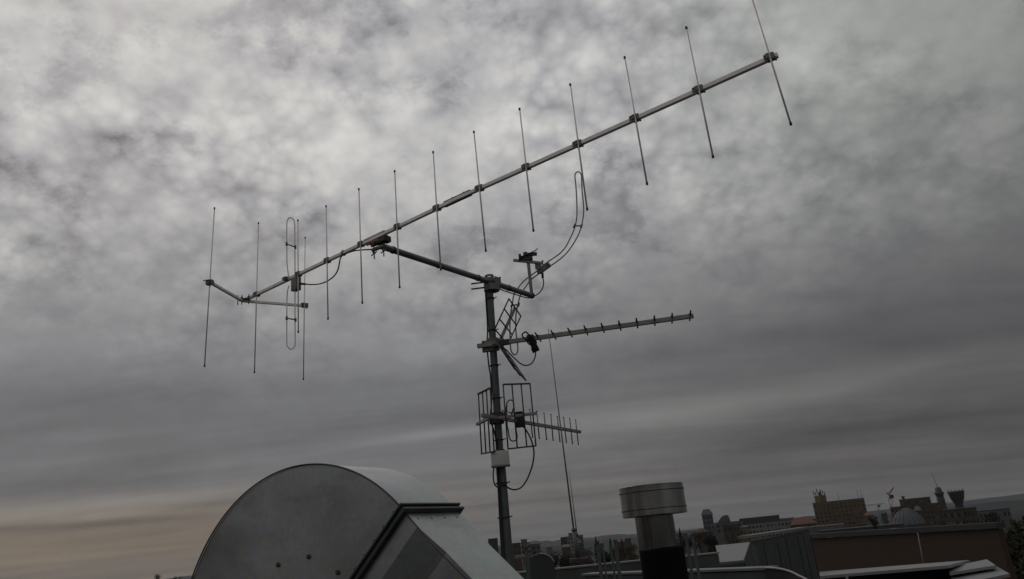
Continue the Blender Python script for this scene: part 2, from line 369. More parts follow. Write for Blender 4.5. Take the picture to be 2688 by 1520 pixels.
# ------------------------------------------------------------------ the mast
YM = 6.31
XM_top = PY(1284, 745, YM); mx_, my_ = XM_top.x, YM
xm_bot = PY(1327, 1440, YM)
MX = (XM_top.x + xm_bot.x) / 2
def mz(py):  # height on the mast at photo row py
    lo, hi = 0.0, 6.0
    for _ in range(40):
        mid = (lo + hi) / 2
        if proj(Vector((MX, YM, mid)))[1] > py: lo = mid
        else: hi = mid
    return lo
mast = thing('antenna_mast', 'tall galvanised mast with slanting crossarm, standing behind the metal duct', 'mast', (MX, YM, 0))
mt = lambda py: Vector((MX + (XM_top.x - MX) * (mz(py) - mz(1090)) / (mz(745) - mz(1090)), YM, mz(py)))
mb_ = lambda py: Vector((MX + (xm_bot.x - MX) * (mz(1090) - mz(py)) / (mz(1090) - mz(1440)), YM, mz(py)))
mp = lambda py: mt(py) if py < 1090 else mb_(py)
foot = Vector((mp(1500).x + .01, YM, 0))
m = MB(); m.tube([mp(1200), mp(1090), mp(900), mp(735)], .031, 24); m.build('pole', MT['steel'], mast, 40)
m = MB(); m.tube([foot, mp(1215)], .040, 24); m.ring(mp(1216), ZUP, .030, .043, .03); m.build('sleeve', MT['steel'], mast, 40)
m = MB(); m.box(foot + Vector((0, 0, .01)), .3, .3, .02, bev=.004)
for i in (-1, 1):
    for j in (-1, 1): m.tube([foot + Vector((i * .11, j * .11, .02)), foot + Vector((i * .11, j * .11, .05))], .012, 6)
m.build('base_plate', MT['steel'], mast)
HA = mp(742).z - HC - .0
A0 = PH(1000, 646, HA); A1 = PH(1396, 776, HA)
am = onln(A0, A1, 1284, 735)
m = MB(); m.tube([A0, A1], .025, 20); m.build('crossarm', MT['tube'], mast, 40)
ad = (A1 - A0).normalized(); an = ad.cross(ZUP).normalized()
# clamp head joining pole and arm
cz = onln(A0, A1, 1288, 742)
m = MB(); pt = mp(735)
hc = Vector((pt.x, pt.y, cz.z))
m.ring(hc + Vector((.018, -.01, -.062)), ZUP, .030, .068, .05, 28); m.ring(hc + Vector((.0, 0, -.02)), ZUP, .0315, .050, .10, 28)
m.box(cz + ad * .055 + an * .035, .085, .012, .10, (ad, an, ZUP), .004)
m.box(cz + ad * .02 + an * -.035, .09, .012, .09, (ad, an, ZUP), .004)
m.ring(hc + Vector((.005, .0, .055)), ZUP, .030, .040, .016, 24)
m.ring(cz, ad, .0255, .036, .085, 24)
m.ring(cz + ad * .075 + Vector((0, 0, .005)), ad, .0255, .033, .02, 24)
m.build('clamp_head', MT['cast'], mast, 40)
m = MB()
for dz, dd in ((-.005, -.03), (-.055, -.035)):
    q = cz + ZUP * dz + ad * dd
    m.tube([q - ad * -.02 + an * .05, q - ad * .11 + an * -.11 + ZUP * -.01], .0075, 8)
for dz in (.045, -.03):
    q = cz + ZUP * dz + ad * .07
    m.tube([q + an * .06, q + an * -.09], .006, 8); m.tube([q + an * -.058, q + an * -.07], .012, 6)
m.build('bolts', MT['dark'], mast)
# short upright at the arm end with a plate clamp
rt = onln(A1, A1 + ZUP, 1379, 680)
m = MB(); m.tube([A1 - ZUP * .02, rt + ZUP * .02], .0155, 16); m.build('upright', MT['tube'], mast, 40)
for c_, w2, h_ in ((A1 - ad * .006, .029, .03), (onln(A0, A1, 1335, 755), .0285, .012), (onln(A0, A1, 1256, 724), .0285, .012), (onln(A0, A1, 1152, 694), .0285, .012), (onln(A0, A1, 1032, 655), .029, .016)):
    m = MB(); m.ring(c_, ad, .0255, w2, h_); m.build('strap', MT['dark'], mast)
# black cable down the pole and zip ties
s_ = [mp(770) + Vector((-.036, -.01, 0)), mp(800) + Vector((-.036, -.01, 0)), mp(860) + Vector((-.037, -.01, 0)), mp(910) + Vector((-.05, -.02, 0)), mp(960) + Vector((-.045, -.02, 0)), mp(985) + Vector((-.037, -.01, 0)),
      mp(1030) + Vector((-.037, -.01, 0)), mp(1065) + Vector((-.045, -.02, 0)), mp(1100) + Vector((-.06, -.03, 0)), mp(1125) + Vector((-.04, -.02, 0)), mp(1150) + Vector((-.025, -.025, 0)), mp(1180) + Vector((-.022, -.03, 0)),
      mp(1230) + Vector((-.026, -.04, 0)), mp(1300) + Vector((-.028, -.042, 0)), mp(1380) + Vector((-.03, -.042, 0)), mp(1500) + Vector((-.03, -.042, 0))]
m = MB(); m.tube(spline(s_), .0065, 8); m.build('cable', MT['black'], mast)
m = MB(); m.tube(spline([p + Vector((.014, -.004, 0)) for p in s_[10:]]), .006, 8); m.build('cable', MT['black'], mast)
for py in (785, 868, 960, 1046, 1155):
    m = MB(); c = mp(py); m.ring(c, ZUP, .0312, .040, .008, 20); m.tube([c + Vector((.035, -.015, 0)), c + Vector((.060, -.018, .004))], .004, 6); m.build('cable_tie', MT['black'], mast)
for py in (1268, 1358):
    m = MB(); c = mp(py); m.ring(c, ZUP, .0402, .050, .009, 20); m.tube([c + Vector((.045, -.015, 0)), c + Vector((.07, -.018, .004))], .005, 6); m.build('cable_tie', MT['black'], mast)

# white box on the mast
bc = PY(1313, 1203, YM - .075)
wb = thing('junction_box', 'small off-white plastic box strapped to the mast below the antennas', 'box', bc - ZUP * .07)
m = MB(); m.box(bc + Vector((0, 0, .0)), .145, .075, .115, bev=.008); m.build('housing', MT['box'], wb, 40)
m = MB(); m.box(bc + Vector((0, -.003, -.062)), .15, .08, .016, bev=.004); m.build('lid', MT['plastic'], wb, 40)
m = MB(); m.ring(mp(1184), ZUP, .0312, .044, .022); m.box(mp(1184) + Vector((0, -.03, 0)), .085, .02, .014, bev=.003); m.build('bracket', MT['dark'], wb)
g0 = bc + Vector((-.055, -.01, -.065))
m = MB(); m.tube(spline([g0, g0 + Vector((-.012, 0, -.06)), g0 + Vector((-.008, 0, -.13)), g0 + Vector((.02, .02, -.16)), g0 + Vector((.035, .03, -.13)), g0 + Vector((.035, .03, -.03))]), .0055, 8); m.build('cable', MT['black'], wb)

# ------------------------------------------------------------------ big vertical yagi
HB = HA + .085
B0 = PH(640, 789, HB); B1 = PH(1202, 521, HB); B2 = PH(2027, 151, HB)
def onboom(px, py): return onln(B0, B1, px, py) if px < 1202 else onln(B1, B2, px, py)
yg = thing('yagi_antenna', 'longest antenna, reaching up to the top right with eleven upright rods', 'antenna', B0)
m = MB(); m.bar(B0 - (B1 - B0).normalized() * .02, B1, .025, .025, bev=.002); m.bar(B1, B2 + (B2 - B1).normalized() * .03, .0248, .0248, bev=.002); m.build('boom', MT['alu'], yg)
bd = (B2 - B1).normalized(); bn = bd.cross(ZUP).normalized()
if bn.y > 0: bn = -bn                                                   # towards the camera
def rod_ends(c, t, b):
    """near-upright rod through c, ends seen at photo points t and b"""
    o = []
    for q in (t, b):
        v = onln(c, c + ZUP, *q); o.append(P(q[0], q[1], (v - CAM).dot(fwd)))
    return o
def element(name, parent, cpx, t, b, boomline, side=None, r=.0052, clamp=True):
    c0 = boomline(*cpx); e = boomline(cpx[0] + 6, cpx[1] - 3) - c0; dx = e.normalized()
    n = dx.cross(ZUP).normalized(); n = -n if n.y > 0 else n
    c = c0 + n * .026
    T, Bt = rod_ends(c, t, b); mid = c.copy()
    k = (c.z - Bt.z) / (T.z - Bt.z); onrod = Bt.lerp(T, k)
    T += (c - onrod) * 0.0
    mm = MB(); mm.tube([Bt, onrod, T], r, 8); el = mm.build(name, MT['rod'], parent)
    for E, s in ((T, 1), (Bt, -1)):
        d = (T - Bt).normalized() * s
        mm = MB(); mm.tube([E - d * .004, E + d * .012], r * 1.35, 8); mm.build('end_cap', MT['black'], el)
    if clamp:
        mm = MB(); c_ = onrod + n * -.012
        mm.box(c_, .042, .030, .040, (dx, n, ZUP), .003)
        mm.box(c_ + dx * -.012 + n * .016 + ZUP * .006, .020, .010, .030, (dx, n, ZUP), .002)
        mm.box(c0 + n * .0145 + ZUP * -.0, .050, .004, .046, (dx, n, ZUP), .001)
        mm.tube([c_ + dx * -.028 + ZUP * .014 + n * .02, c_ + dx * -.028 + ZUP * .014 - n * .03], .004, 6)
        mm.tube([c_ + dx * .024 - ZUP * .03, c_ + dx * .024 + ZUP * -.005], .005, 6)
        mm.build('element_clamp', MT['cast'], el)
    return el
ELS = [((782, 720), (782, 580), (783, 870)), ((858, 684), (856, 543), (861, 835)), ((947, 641), (942, 498), (951, 793)), ((1043, 596), (1036, 451), (1049, 752)),
       ((1146, 548), (1137, 401), (1157, 705)), ((1258, 498), (1244, 348), (1275, 656)), ((1381, 442), (1364, 288), (1400, 603)), ((1516, 382), (1497, 224), (1541, 547)),
       ((1665, 313), (1640, 153), (1698, 480)), ((1831, 238), (1802, 75), (1871, 409)), ((2020, 153), (1968, -22), (2075, 323))]
for c, t, b in ELS: element('director', yg, c, t, b, onboom)
element('reflector', yg, (673, 775), (678.5, 587), (668, 976), onboom)
RL = PH(553, 742, HB - .03); RR = PH(805, 803, HB - .03); RJ = PH(637, 790, HB - .03); RJ2 = PH(660, 792, HB - .03)
m = MB(); m.bar(RJ, RL, .022, .022, bev=.002); m.build('reflector_arm', MT['alu'], yg)
m = MB(); m.bar(RJ, RR, .022, .022, bev=.002); m.build('reflector_arm', MT['alu'], yg)
element('reflector', yg, (552, 744), (563, 548), (537, 959), lambda x, y: onln(RJ, RL, x, y))
element('reflector', yg, (801, 802), (801, 625), (796.5, 994), lambda x, y: onln(RJ, RR, x, y), r=.0048)
m = MB()
m.box(RJ + Vector((.01, 0, .012)), .10, .07, .006, bev=.001)
for dx in (-.035, .0, .06):
    m.tube([RJ + Vector((dx, -.02, -.04)), RJ + Vector((dx, -.02, .05))], .0045, 8); m.tube([RJ + Vector((dx, -.02, .022)), RJ + Vector((dx, -.02, .032))], .010, 6)
m.build('joint_plate', MT['cast'], yg)
# folded dipole
dc = onboom(768, 727); ZD = (dc - CAM).dot(fwd) - .02
def D(px, py):
    v = onln(dc, dc + ZUP, px, py); return P(px, py, (v - CAM).dot(fwd) - .03)
def z1(x, y): return (x / 2.8 + 500, y / 2.8 + 500)
loopU = [z1(722, 636), z1(716, 590), z1(709, 520), z1(708, 400), z1(708, 250), z1(716, 212), z1(735, 199), z1(757, 213), z1(766, 250), z1(767, 400), z1(768, 560), z1(769, 650)]
loopD = [z1(724, 698), z1(714, 735), z1(709, 800), z1(708, 930), z1(708, 1115), z1(716, 1148), z1(738, 1167), z1(762, 1150), z1(769, 1115), z1(768, 950), z1(768, 800), z1(769, 720)]
dip = MB(); dip.tube(spline([D(*p) for p in loopU], 5), .0052, 8); dip.tube(spline([D(*p) for p in loopD], 5), .0052, 8)
dp = dip.build('folded_dipole', MT['rod'], yg)
for a, b in (((705, 393), (769, 416)), ((705, 938), (770, 950))):
    m = MB(); m.tube([D(*z1(*a)), D(*z1(*b))], .006, 8)
    for q in (a, b): m.tube([D(*z1(q[0] + 2, q[1] - 13)), D(*z1(q[0] + 2, q[1] + 13))], .009, 10)
    m.build('spacer', MT['plastic'], dp)
bx = D(776, 745); m = MB(); m.box(bx + Vector((0, .01, 0)), .075, .05, .115, (bd * -1, bn, ZUP), .006); m.build('feed_box', MT['plastic'], dp, 40)
m = MB(); q = onboom(756, 734); m.box(q + bn * .02, .03, .05, .03, (bd, bn, ZUP), .003); m.tube([q + bn * .03 - bd * .04 + ZUP * .01, q + bn * .03 + bd * .03 + ZUP * .01], .006, 6); m.build('dipole_bracket', MT['cast'], dp)
cb = [(788, 744.6), (805, 746), (821, 747), (840, 745), (857, 739), (872, 729), (882, 718), (888, 705), (891, 690), (894, 677), (903, 668), (928, 659), (952, 656), (975, 655)]
m = MB(); m.tube(spline([P(x, y, (onboom(x if x < 1000 else 1000, 720 - (x - 782) * .465) - CAM).dot(fwd) - .02) for x, y in cb]), .0055, 8)
m.tube([D(787, 744.6), D(802, 746)], .010, 8); m.build('cable', MT['black'], yg)
q = onboom(902, 664)
m = MB(); m.ring(q, bd, .019, .024, .008, 12); m.build('cable_tie', MT['black'], yg)
# boom splice
q0, q1 = onboom(1167, 537), onboom(1236, 505)
m = MB(); m.bar(q0 + ZUP * .0165, q1 + ZUP * .0165, .026, .008, bev=.001); m.bar(q0 - ZUP * .0155, q1 - ZUP * .0155, .026, .005)
for f in (.3, .72):
    c = q0.lerp(q1, f); m.tube([c - ZUP * .022, c + ZUP * .032], .0035, 8); m.tube([c + ZUP * .0205, c + ZUP * .026], .007, 6)
    c2 = c + bd * .03; m.tube([c2 + ZUP * .02, c2 + ZUP * .027], .005, 6)
m.build('boom_splice', MT['cast'], yg)
# boom-to-arm clamp
q0, q1 = onboom(958, 637), onboom(1012, 610)
m = MB(); m.bar(q0 + ZUP * .016, q1 + ZUP * .016, .034, .008, bev=.001); m.bar(q0 - ZUP * .017, q1 - ZUP * .017, .05, .008, bev=.001); m.build('boom_plate', MT['alu'], yg)
m = MB()
s0 = P(976, 641, (A0 - CAM).dot(fwd) - .04); s1 = P(1020, 629, (A0 - CAM).dot(fwd) + .03)
m.tube([s0, s1], .022, 18); m.box(P(1012, 628, (A0 - CAM).dot(fwd) - .01), .07, .05, .045, (ad, an, ZUP), .004); m.build('clamp_block', MT['dark'], yg)
m = MB(); m.ring(s0, (s1 - s0), .015, .0232, .012, 18); m.build('end_ring', MT['orange'], yg)
m = MB(); k0 = P(975, 658, (A0 - CAM).dot(fwd) - .03); k1 = P(1008, 645, (A0 - CAM).dot(fwd) - .02); m.bar(k0, k1, .03, .022, bev=.005); m.build('clamp_saddle', MT['cast'], yg)
for bx_, by_ in ((982, 662), (1007, 655)):
    m = MB(); q = P(bx_, by_, (A0 - CAM).dot(fwd) - .03); m.tube([q + ZUP * .10, q - ZUP * .055], .0045, 8); m.tube([q - ZUP * .0, q - ZUP * .012], .011, 6)
    m.tube([q + Vector((-.022, 0, -.028)), q + Vector((0, 0, -.01)), q + Vector((.022, 0, .004))], .0045, 6); m.build('wing_bolt', MT['cast'], yg)

# ------------------------------------------------------------------ bent folded dipole on the arm end
fy = rt.y + .03
def S(px, py): return PY(px, py, fy)
fd = thing('folded_dipole_antenna', 'S-shaped bent loop antenna hanging from the right end of the crossarm', 'antenna', S(1352, 931))
Ls = [(1439, 686.5), (1455, 676), (1470.6, 664.5), (1484, 649), (1494, 631), (1503, 612), (1509, 596), (1513, 577), (1514.5, 557), (1513.5, 516), (1511, 480), (1509, 462), (1512, 453.5), (1518, 451), (1524, 455), (1526.5, 465), (1528, 502), (1531.5, 535), (1531.5, 565), (1525.5, 596), (1519, 614), (1510, 631.5), (1499, 649), (1487, 664.5), (1469, 681), (1450, 694.7), (1438, 701)]
Lw = [(1416, 706), (1406, 714), (1392, 724), (1378.6, 734.6), (1368, 745), (1360.7, 755), (1353, 766), (1348, 777), (1344.5, 799), (1340.5, 822.5), (1338.7, 849), (1338.7, 885), (1340, 910), (1343, 924), (1351, 931.5), (1357.5, 926), (1359.3, 915), (1357.5, 895), (1354, 867), (1354, 831), (1358, 806), (1364, 781), (1370, 767), (1376, 758), (1389.6, 738.7), (1400, 729), (1411.5, 721), (1424, 711)]
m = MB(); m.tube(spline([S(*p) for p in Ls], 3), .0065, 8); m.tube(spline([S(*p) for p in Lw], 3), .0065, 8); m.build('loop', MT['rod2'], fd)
for a, b in (((1508, 593), (1527, 592.5)), ((1344, 801), (1362, 800))):
    m = MB(); m.tube([S(*a), S(*b)], .0075, 8)
    for q in (a, b): m.tube([S(q[0] + 1, q[1] - 5), S(q[0] - 2, q[1] + 5)], .010, 8)
    m.build('spacer', MT['plastic'], fd)
e1 = (S(1446, 692) - S(1412, 716)).normalized(); e2 = Vector((0, 1, 0)); e3 = e1.cross(e2)
c = S(1428, 703); m = MB(); m.box(c, .13, .045, .055, (e1, e2, e3), .005); m.box(c + e3 * .0 + e1 * -.04 + Vector((-.02, -.026, .03)), .06, .008, .06, bev=.002)
for p in ((1424, 688), (1437, 696), (1412, 716)): m.tube([S(*p) + Vector((0, -.04, 0)), S(*p) + Vector((0, .02, 0))], .008, 8)
m.build('feed_box', MT['cast'], fd)
m = MB(); m.bar(P(1347, 683, (rt - CAM).dot(fwd) - .035), S(1426, 693) + Vector((0, -.02, 0)), .024, .024, bev=.002); m.build('boom', MT['alu2'], fd)
m = MB(); m.box(rt + Vector((-.01, -.02, .0)), .11, .035, .05, bev=.004); m.box(rt + Vector((.03, -.03, .03)), .12, .03, .03, bev=.004)
m.tube([rt + Vector((-.02, -.01, .02)), rt + Vector((-.02, -.01, .062))], .022, 14)
m.tube([rt + Vector((-.08, -.05, .0)), rt + Vector((.075, -.05, .055)), rt + Vector((.10, -.05, .075))], .005, 8)
m.tube([rt + Vector((-.075, -.05, -.02)), rt + Vector((-.075, -.05, .035))], .013, 8); m.build('plate_clamp', MT['dark'], fd)
cz0 = (S(1424, 720) - CAM).dot(fwd); cp = [(1424, 716), (1424.5, 727), (1427, 742), (1424, 757), (1415, 769), (1402, 778), (1390, 782), (1376, 780), (1350, 772), (1325, 764), (1305, 757), (1290, 758)]
m = MB(); m.tube(spline([P(x, y, cz0 - (0 if x > 1392 else (1392 - x) * .0037) - .03) for x, y in cp]), .0055, 8); m.tube([P(1424, 716, cz0 - .03), P(1424.5, 730, cz0 - .03)], .012, 10); m.build('cable', MT['black'], fd)

# ------------------------------------------------------------------ level yagi with corner grid reflector
HU = PY(1283, 905, YM - .055).z - HC
U0 = PH(1253, 909, HU); U1 = PH(1820.5, 829, HU); ud = (U1 - U0).normalized(); un = ud.cross(ZUP).normalized()
if un.y > 0: un = -un
uy = thing('yagi_antenna', 'level antenna with slanting grid reflector and short crosswise stubs, halfway up the mast', 'antenna', U0)
m = MB(); m.bar(U0, U1, .030, .036, bev=.002); m.build('boom', MT['alu2'], uy)
st = [((1402.7, 874.6), (1422.3, 896)), ((1445.5, 871), (1460.7, 889)), ((1489, 863), (1503.6, 882.7)), ((1532, 857.7), (1544, 877)), ((1576.8, 851.4), (1587.5, 871)), ((1622, 844), (1631.6, 864.8)), ((1668, 838), (1676, 857.7)), ((1715, 831), (1721.4, 851)), ((1762.5, 822.9), (1765.5, 845)), ((1810, 815.7), (1812.5, 837))]
for a, b in st:
    cpt = onln(U0, U1, (a[0] + b[0]) / 2, (a[1] + b[1]) / 2); a3 = PH(a[0], a[1] + 1, HU + .012); b3 = PH(b[0], b[1] - 1, HU + .012)
    ha = (a3 - b3).length; 
    m = MB(); m.tube([cpt + un * .15 + ZUP * .004, cpt - un * .15 + ZUP * .004], .0068, 8); e = m.build('director', MT['dark'], uy)
    m = MB(); m.box(cpt + ZUP * .019, .02, .034, .006, (ud, un, ZUP), .001); m.build('element_clip', MT['dark'], e)
def leaf(tip, hinge, L_, name):
    h = onln(U0, U1, *hinge); h = h + un * 0
    # tip lies in the upright plane through the boom
    d = ray(*tip); t = (U0 - CAM).dot(un) / d.dot(un); T = CAM + d * t
    m = MB(); m.bar(h, T, .026, .012, up=un, bev=.001); bar_ = m.build('reflector_arm', MT['alu2'], uy)
    m = MB(); ps = []
    for f in (.17, .44, .71, .98):
        c = h.lerp(T, f); a, b = c + un * L_, c - un * L_; ps.append((a, b)); m.tube([a, b], .0062, 8)
    m.tube([ps[0][0], ps[-1][0]], .0062, 8); m.tube([ps[0][1], ps[-1][1]], .0062, 8)
    m.build('grid_reflector', MT['dark'], uy)
    return ps
pa = leaf((1353, 806), (1309, 900), .27, 'u'); pb = leaf((1367, 985), (1311, 906), .27, 'l')
print('grid', [tuple(round(v) for v in proj(q)) for q in (pa[-1][0], pa[-1][1], pa[0][0], pa[0][1])], 'want (1333,793)(1371,837)(1298,858)(1341,901)')
q = onln(U0, U1, 1284, 904); m = MB(); m.box(q + Vector((.0, .03, -.005)), .13, .035, .10, (ud, Vector((0, 1, 0)), ZUP), .01); m.ring(mp(905), ZUP, .0315, .055, .10, 24)
m.tube([q + Vector((-.05, -.03, .03)), q + Vector((-.05, .13, .03))], .005, 8); m.tube([q + Vector((.06, -.03, .01)), q + Vector((.06, .13, .01))], .005, 8); m.build('mast_clamp', MT['cast'], uy, 40)
q = onln(U0, U1, 1322, 899); m = MB(); m.box(q, .10, .036, .045, (ud, un, ZUP), .002); m.box(q + ud * -.05 - ZUP * .02, .09, .05, .03, (ud, un, ZUP), .002); m.build('hinge_bracket', MT['dark'], uy)
q = onln(U0, U1, 1392, 886)
def U(px, py, dz=0): return P(px, py, (q - CAM).dot(fwd) + dz)
m = MB()
a3, b3 = q + un * .16 + ZUP * .035, q - un * .16 + ZUP * .0
m.tube(spline([q + ZUP * -.005 + ud * .03 + un * .02, q + un * .12 + ud * .0 + ZUP * .015, q + un * .165 - ud * .012 + ZUP * .02, q + un * .15 - ud * .045 + ZUP * .0, q + un * .05 - ud * .03 - ZUP * .02, q - un * .10 + ud * -.03 - ZUP * .02, q - un * .16 + ZUP * -.015, q - un * .12 + ud * .03 - ZUP * .01, q + ud * .03 - ZUP * .005], 4), .0062, 8)
dpo = m.build('folded_dipole', MT['dark'], uy)
m = MB(); ax1 = (U(1409, 925) - U(1391, 885)).normalized(); ax2 = Vector((0, 1, 0)); ax3 = ax1.cross(ax2)
m.box(U(1399, 902, -.02), .125, .055, .055, (ax1, ax2, ax3), .012); m.box(U(1393, 888, -.01), .06, .065, .05, (ud, un, ZUP), .006); m.box(U(1405, 917, -.02), .04, .035, .065, (ax1, ax2, ax3), .004); m.build('feed_box', MT['black'], dpo, 40)
cp = [(1405, 915), (1406, 925), (1405, 935), (1401, 946), (1394, 955), (1384, 959), (1373, 958), (1362, 951), (1350, 940), (1338, 928), (1327, 917), (1315, 910), (1300, 908)]
m = MB(); m.tube(spline([U(x, y, -.03 - (1405 - x) * -.0003) for x, y in cp]), .0055, 8); m.build('cable', MT['black'], uy)

# ------------------------------------------------------------------ upright yagi with two-leaf grid reflector
def z7(x, y): return (1220 + x / 4.2824, 980 + y / 4.2824)
HV = .985
V0 = PH(1265.5, 1090, HV); V1 = PH(1523, 1134, HV); vd = (V1 - V0).normalized(); vn = vd.cross(ZUP).normalized()
if vn.y > 0: vn = -vn
print('V', V0, V1, 'mast', MX, YM)
vy = thing('yagi_antenna', 'lowest antenna on the mast, with small upright rods and two upright grid panels', 'antenna', V0)
m = MB(); m.bar(V0, V1, .026, .028, bev=.002); m.build('boom', MT['alu2'], vy)
tops = [(730, 410), (808, 430), (890, 452), (967, 465), (1040, 487), (1110, 497), (1180, 512), (1245, 527)]
bots = [(762, 718), (838, 730), (920, 742), (993, 750), (1070, 765), (1142, 775), (1210, 790), (1277, 798)]
for a, b in zip(tops, bots):
    a, b = z7(*a), z7(*b); c = onln(V0, V1, (a[0] + b[0]) / 2, (a[1] + b[1]) / 2)
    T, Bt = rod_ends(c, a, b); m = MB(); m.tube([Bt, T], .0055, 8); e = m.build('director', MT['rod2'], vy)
    for E, sg in ((Bt, -1), (T, 1)): m = MB(); m.tube([E, E + ZUP * .006 * sg], .007, 8); m.build('end_cap', MT['black'], e)
vt = onln(V0, V1, 1300, 1096); zt = (vt - CAM).dot(fwd)
RRt = PH(1409, 1085, HV + .01); LLt = PH(1252, 1114, HV + .0)
m = MB(); m.bar(onln(V0, V1, 1306, 1098), RRt, .022, .022, bev=.001); m.build('reflector_arm', MT['alu2'], vy)
m = MB(); m.bar(LLt, onln(V0, V1, 1290, 1096), .022, .022, bev=.001); m.build('reflector_arm', MT['alu2'], vy)
zr = (RRt - CAM).dot(fwd); zl = (LLt - CAM).dot(fwd)
right = [((430, 125), (487, 850)), ((530, 126), (590, 835)), ((632, 120), (697, 825)), ((733, 116), (800, 815))]
left = [((153, 232), (190, 905)), ((198, 205), (238, 898)), ((242, 182), (285, 890)), ((285, 165), (330, 880))]
for rows, za, zb, nm in ((right, zt - .03, zr, 'right'), (left, zl, zt + .03, 'left')):
    m = MB(); E = []
    for i, (a, b) in enumerate(rows):
        z = za + (zb - za) * i / 3; T = P(*z7(*a), z + .075); B_ = P(*z7(*b), z - .085); E.append((T, B_)); m.tube([B_, T], .0058, 8)
    for k in (0, 1): m.bar(E[0][k], E[-1][k], .022, .010)
    m.build('grid_reflector', MT['dark'], vy)
c = onln(V0, V1, 1300, 1096)
m = MB(); m.ring(mp(1098), ZUP, .0315, .052, .09, 24); cc = mp(1098); m.box(cc + Vector((.035, -.035, .0)), .10, .04, .05, bev=.006); m.box(cc + Vector((-.045, -.02, -.01)), .05, .06, .07, bev=.006)
for dx, dz in ((.055, .04), (.11, .02)):
    m.tube([cc + Vector((dx, -.07, dz - .03)), cc + Vector((dx + .035, -.09, dz + .045))], .006, 8); m.tube([cc + Vector((dx - .015, -.08, dz + .005)), cc + Vector((dx + .035, -.08, dz - .005))], .005, 6)
m.build('mast_clamp', MT['dark'], vy, 40)
z_ = (onln(V0, V1, 1362, 1107) - CAM).dot(fwd) - .02
lp = [(478, 600), (472, 480), (470, 360), (483, 316), (512, 300), (540, 310), (551, 350), (558, 450), (572, 600), (588, 715), (575, 748), (545, 762), (515, 748), (500, 715), (488, 640), (478, 600)]
m = MB(); m.tube(spline([P(*z7(*p), z_) for p in lp], 4), .0058, 8); dd = m.build('folded_dipole', MT['plastic'], vy)
m = MB(); m.box(P(1364, 1102, z_ + .0), .075, .06, .125, bev=.008); m.box(P(1362, 1083, z_), .058, .05, .012, bev=.003); m.build('feed_box', MT['black'], dd, 40)
cp = [z7(*p) for p in ((655, 595), (690, 640), (735, 720), (765, 810), (778, 900), (765, 1010), (735, 1110), (690, 1210), (630, 1285), (560, 1308), (500, 1293), (450, 1258), (425, 1240))]
m = MB(); m.tube(spline([P(x, y, z_ - .0 - .4 * max(0, (1390 - x) / 80) * (1 if y > 1200 else 0)) for x, y in cp]), .0068, 8); m.build('cable', MT['black'], vy)
for o in bpy.data.objects:
    pass

# ------------------------------------------------------------------ ventilation duct
TH = R(28.5); DU = Vector((math.cos(TH), -math.sin(TH), 0)); DN = Vector((math.sin(TH), math.cos(TH), 0))
DC = P(837, 1400, 3.0) + DU * -.0985 + ZUP * -.430; SC = .703 / 436
def q2(u, v, n=0.0): return DC + DU * (u * SC) + ZUP * (v * SC) + DN * n
def dp_(px, py, n=0.0):                                                # point of the duct's side face, n metres behind it
    d = ray(px, py); k = ((DC - CAM).dot(DN) + n) / d.dot(DN); return CAM + d * k
RO, RI, W_ = 436, 90, .35
f_ = dp_(1050, 1333) - DC; a_fl = math.atan2(f_.z, f_.dot(DU))
duct = thing('ventilation_duct', 'large galvanised duct with round elbow in the left foreground', 'duct', Vector((q2(-300, 0).x, q2(-300, 0).y, 0)))
def arc(r, a0, a1, n): return [(r * math.cos(a0 + (a1 - a0) * i / n), r * math.sin(a0 + (a1 - a0) * i / n)) for i in range(n + 1)]
out = arc(RO, a_fl, math.pi, 60); inn = arc(RI, math.pi, a_fl, 20)
m = MB(); m.prism([q2(*p) for p in out + inn], DN * W_); e = m.build('elbow', MT['duct'], duct)
for p in e.data.polygons: p.use_smooth = len(p.vertices) == 4
e.data.set_sharp_from_angle(angle=R(30))
m = MB(); vb = -DC.z / SC + 20
m.prism([q2(-RO, 0), q2(-RI, 0), q2(-RI, vb), q2(-RO, vb)], DN * W_)
m.build('riser', MT['duct'], duct)
# rolled seam along the front and back rim
m = MB(); o3 = [q2(x * 1.004, y * 1.004, -.004) for x, y in out]; m.tube(o3, .0036, 8); m.build('seam', MT['flange'], duct)
rad = Vector((math.cos(a_fl), math.sin(a_fl))); tan = Vector((math.sin(a_fl), -math.cos(a_fl)))
TXw = DU * tan.x + ZUP * tan.y; AXw = DU * rad.x + ZUP * rad.y
def run(t, r, n=0.0): return DC + TXw * (t * SC) + AXw * (r * SC) + DN * n
def fl(t, ex, h):
    m = MB(); r_o, r_i = RO * SC, RI * SC; c0 = run(t, 0); ax = (AXw, DN, TXw)
    m.box(c0 + AXw * (r_o + ex / 2) + DN * (W_ / 2), ex, W_ + 2 * ex, h, ax, .002)
    m.box(c0 + AXw * (r_i - ex / 2) + DN * (W_ / 2), ex, W_ + 2 * ex, h, ax)
    m.box(c0 + AXw * ((r_o + r_i) / 2) + DN * (-ex / 2), r_o - r_i, ex, h, ax, .002)
    m.box(c0 + AXw * ((r_o + r_i) / 2) + DN * (W_ + ex / 2), r_o - r_i, ex, h, ax)
    m.build('flange', MT['flange'], duct)
fl(3, .022, .008); fl(10, .012, .012); fl(18, .022, .010)
def tr(px, py):
    q = dp_(px, py) - DC; return q.dot(TXw) / SC, q.dot(AXw) / SC
e0, e1, e2_ = tr(1066, 1351), tr(1155, 1455), tr(1216, 1519)
k1 = tr(1094, 1385); dr = (e2_[1] - e1[1]) / (e2_[0] - e1[0])
print('edge', e0, e1, e2_, k1)
m = MB(); bm = m.bm; sec = []
t1_ = k1[0]; t2_ = e1[0]; t3_ = t2_ + 420
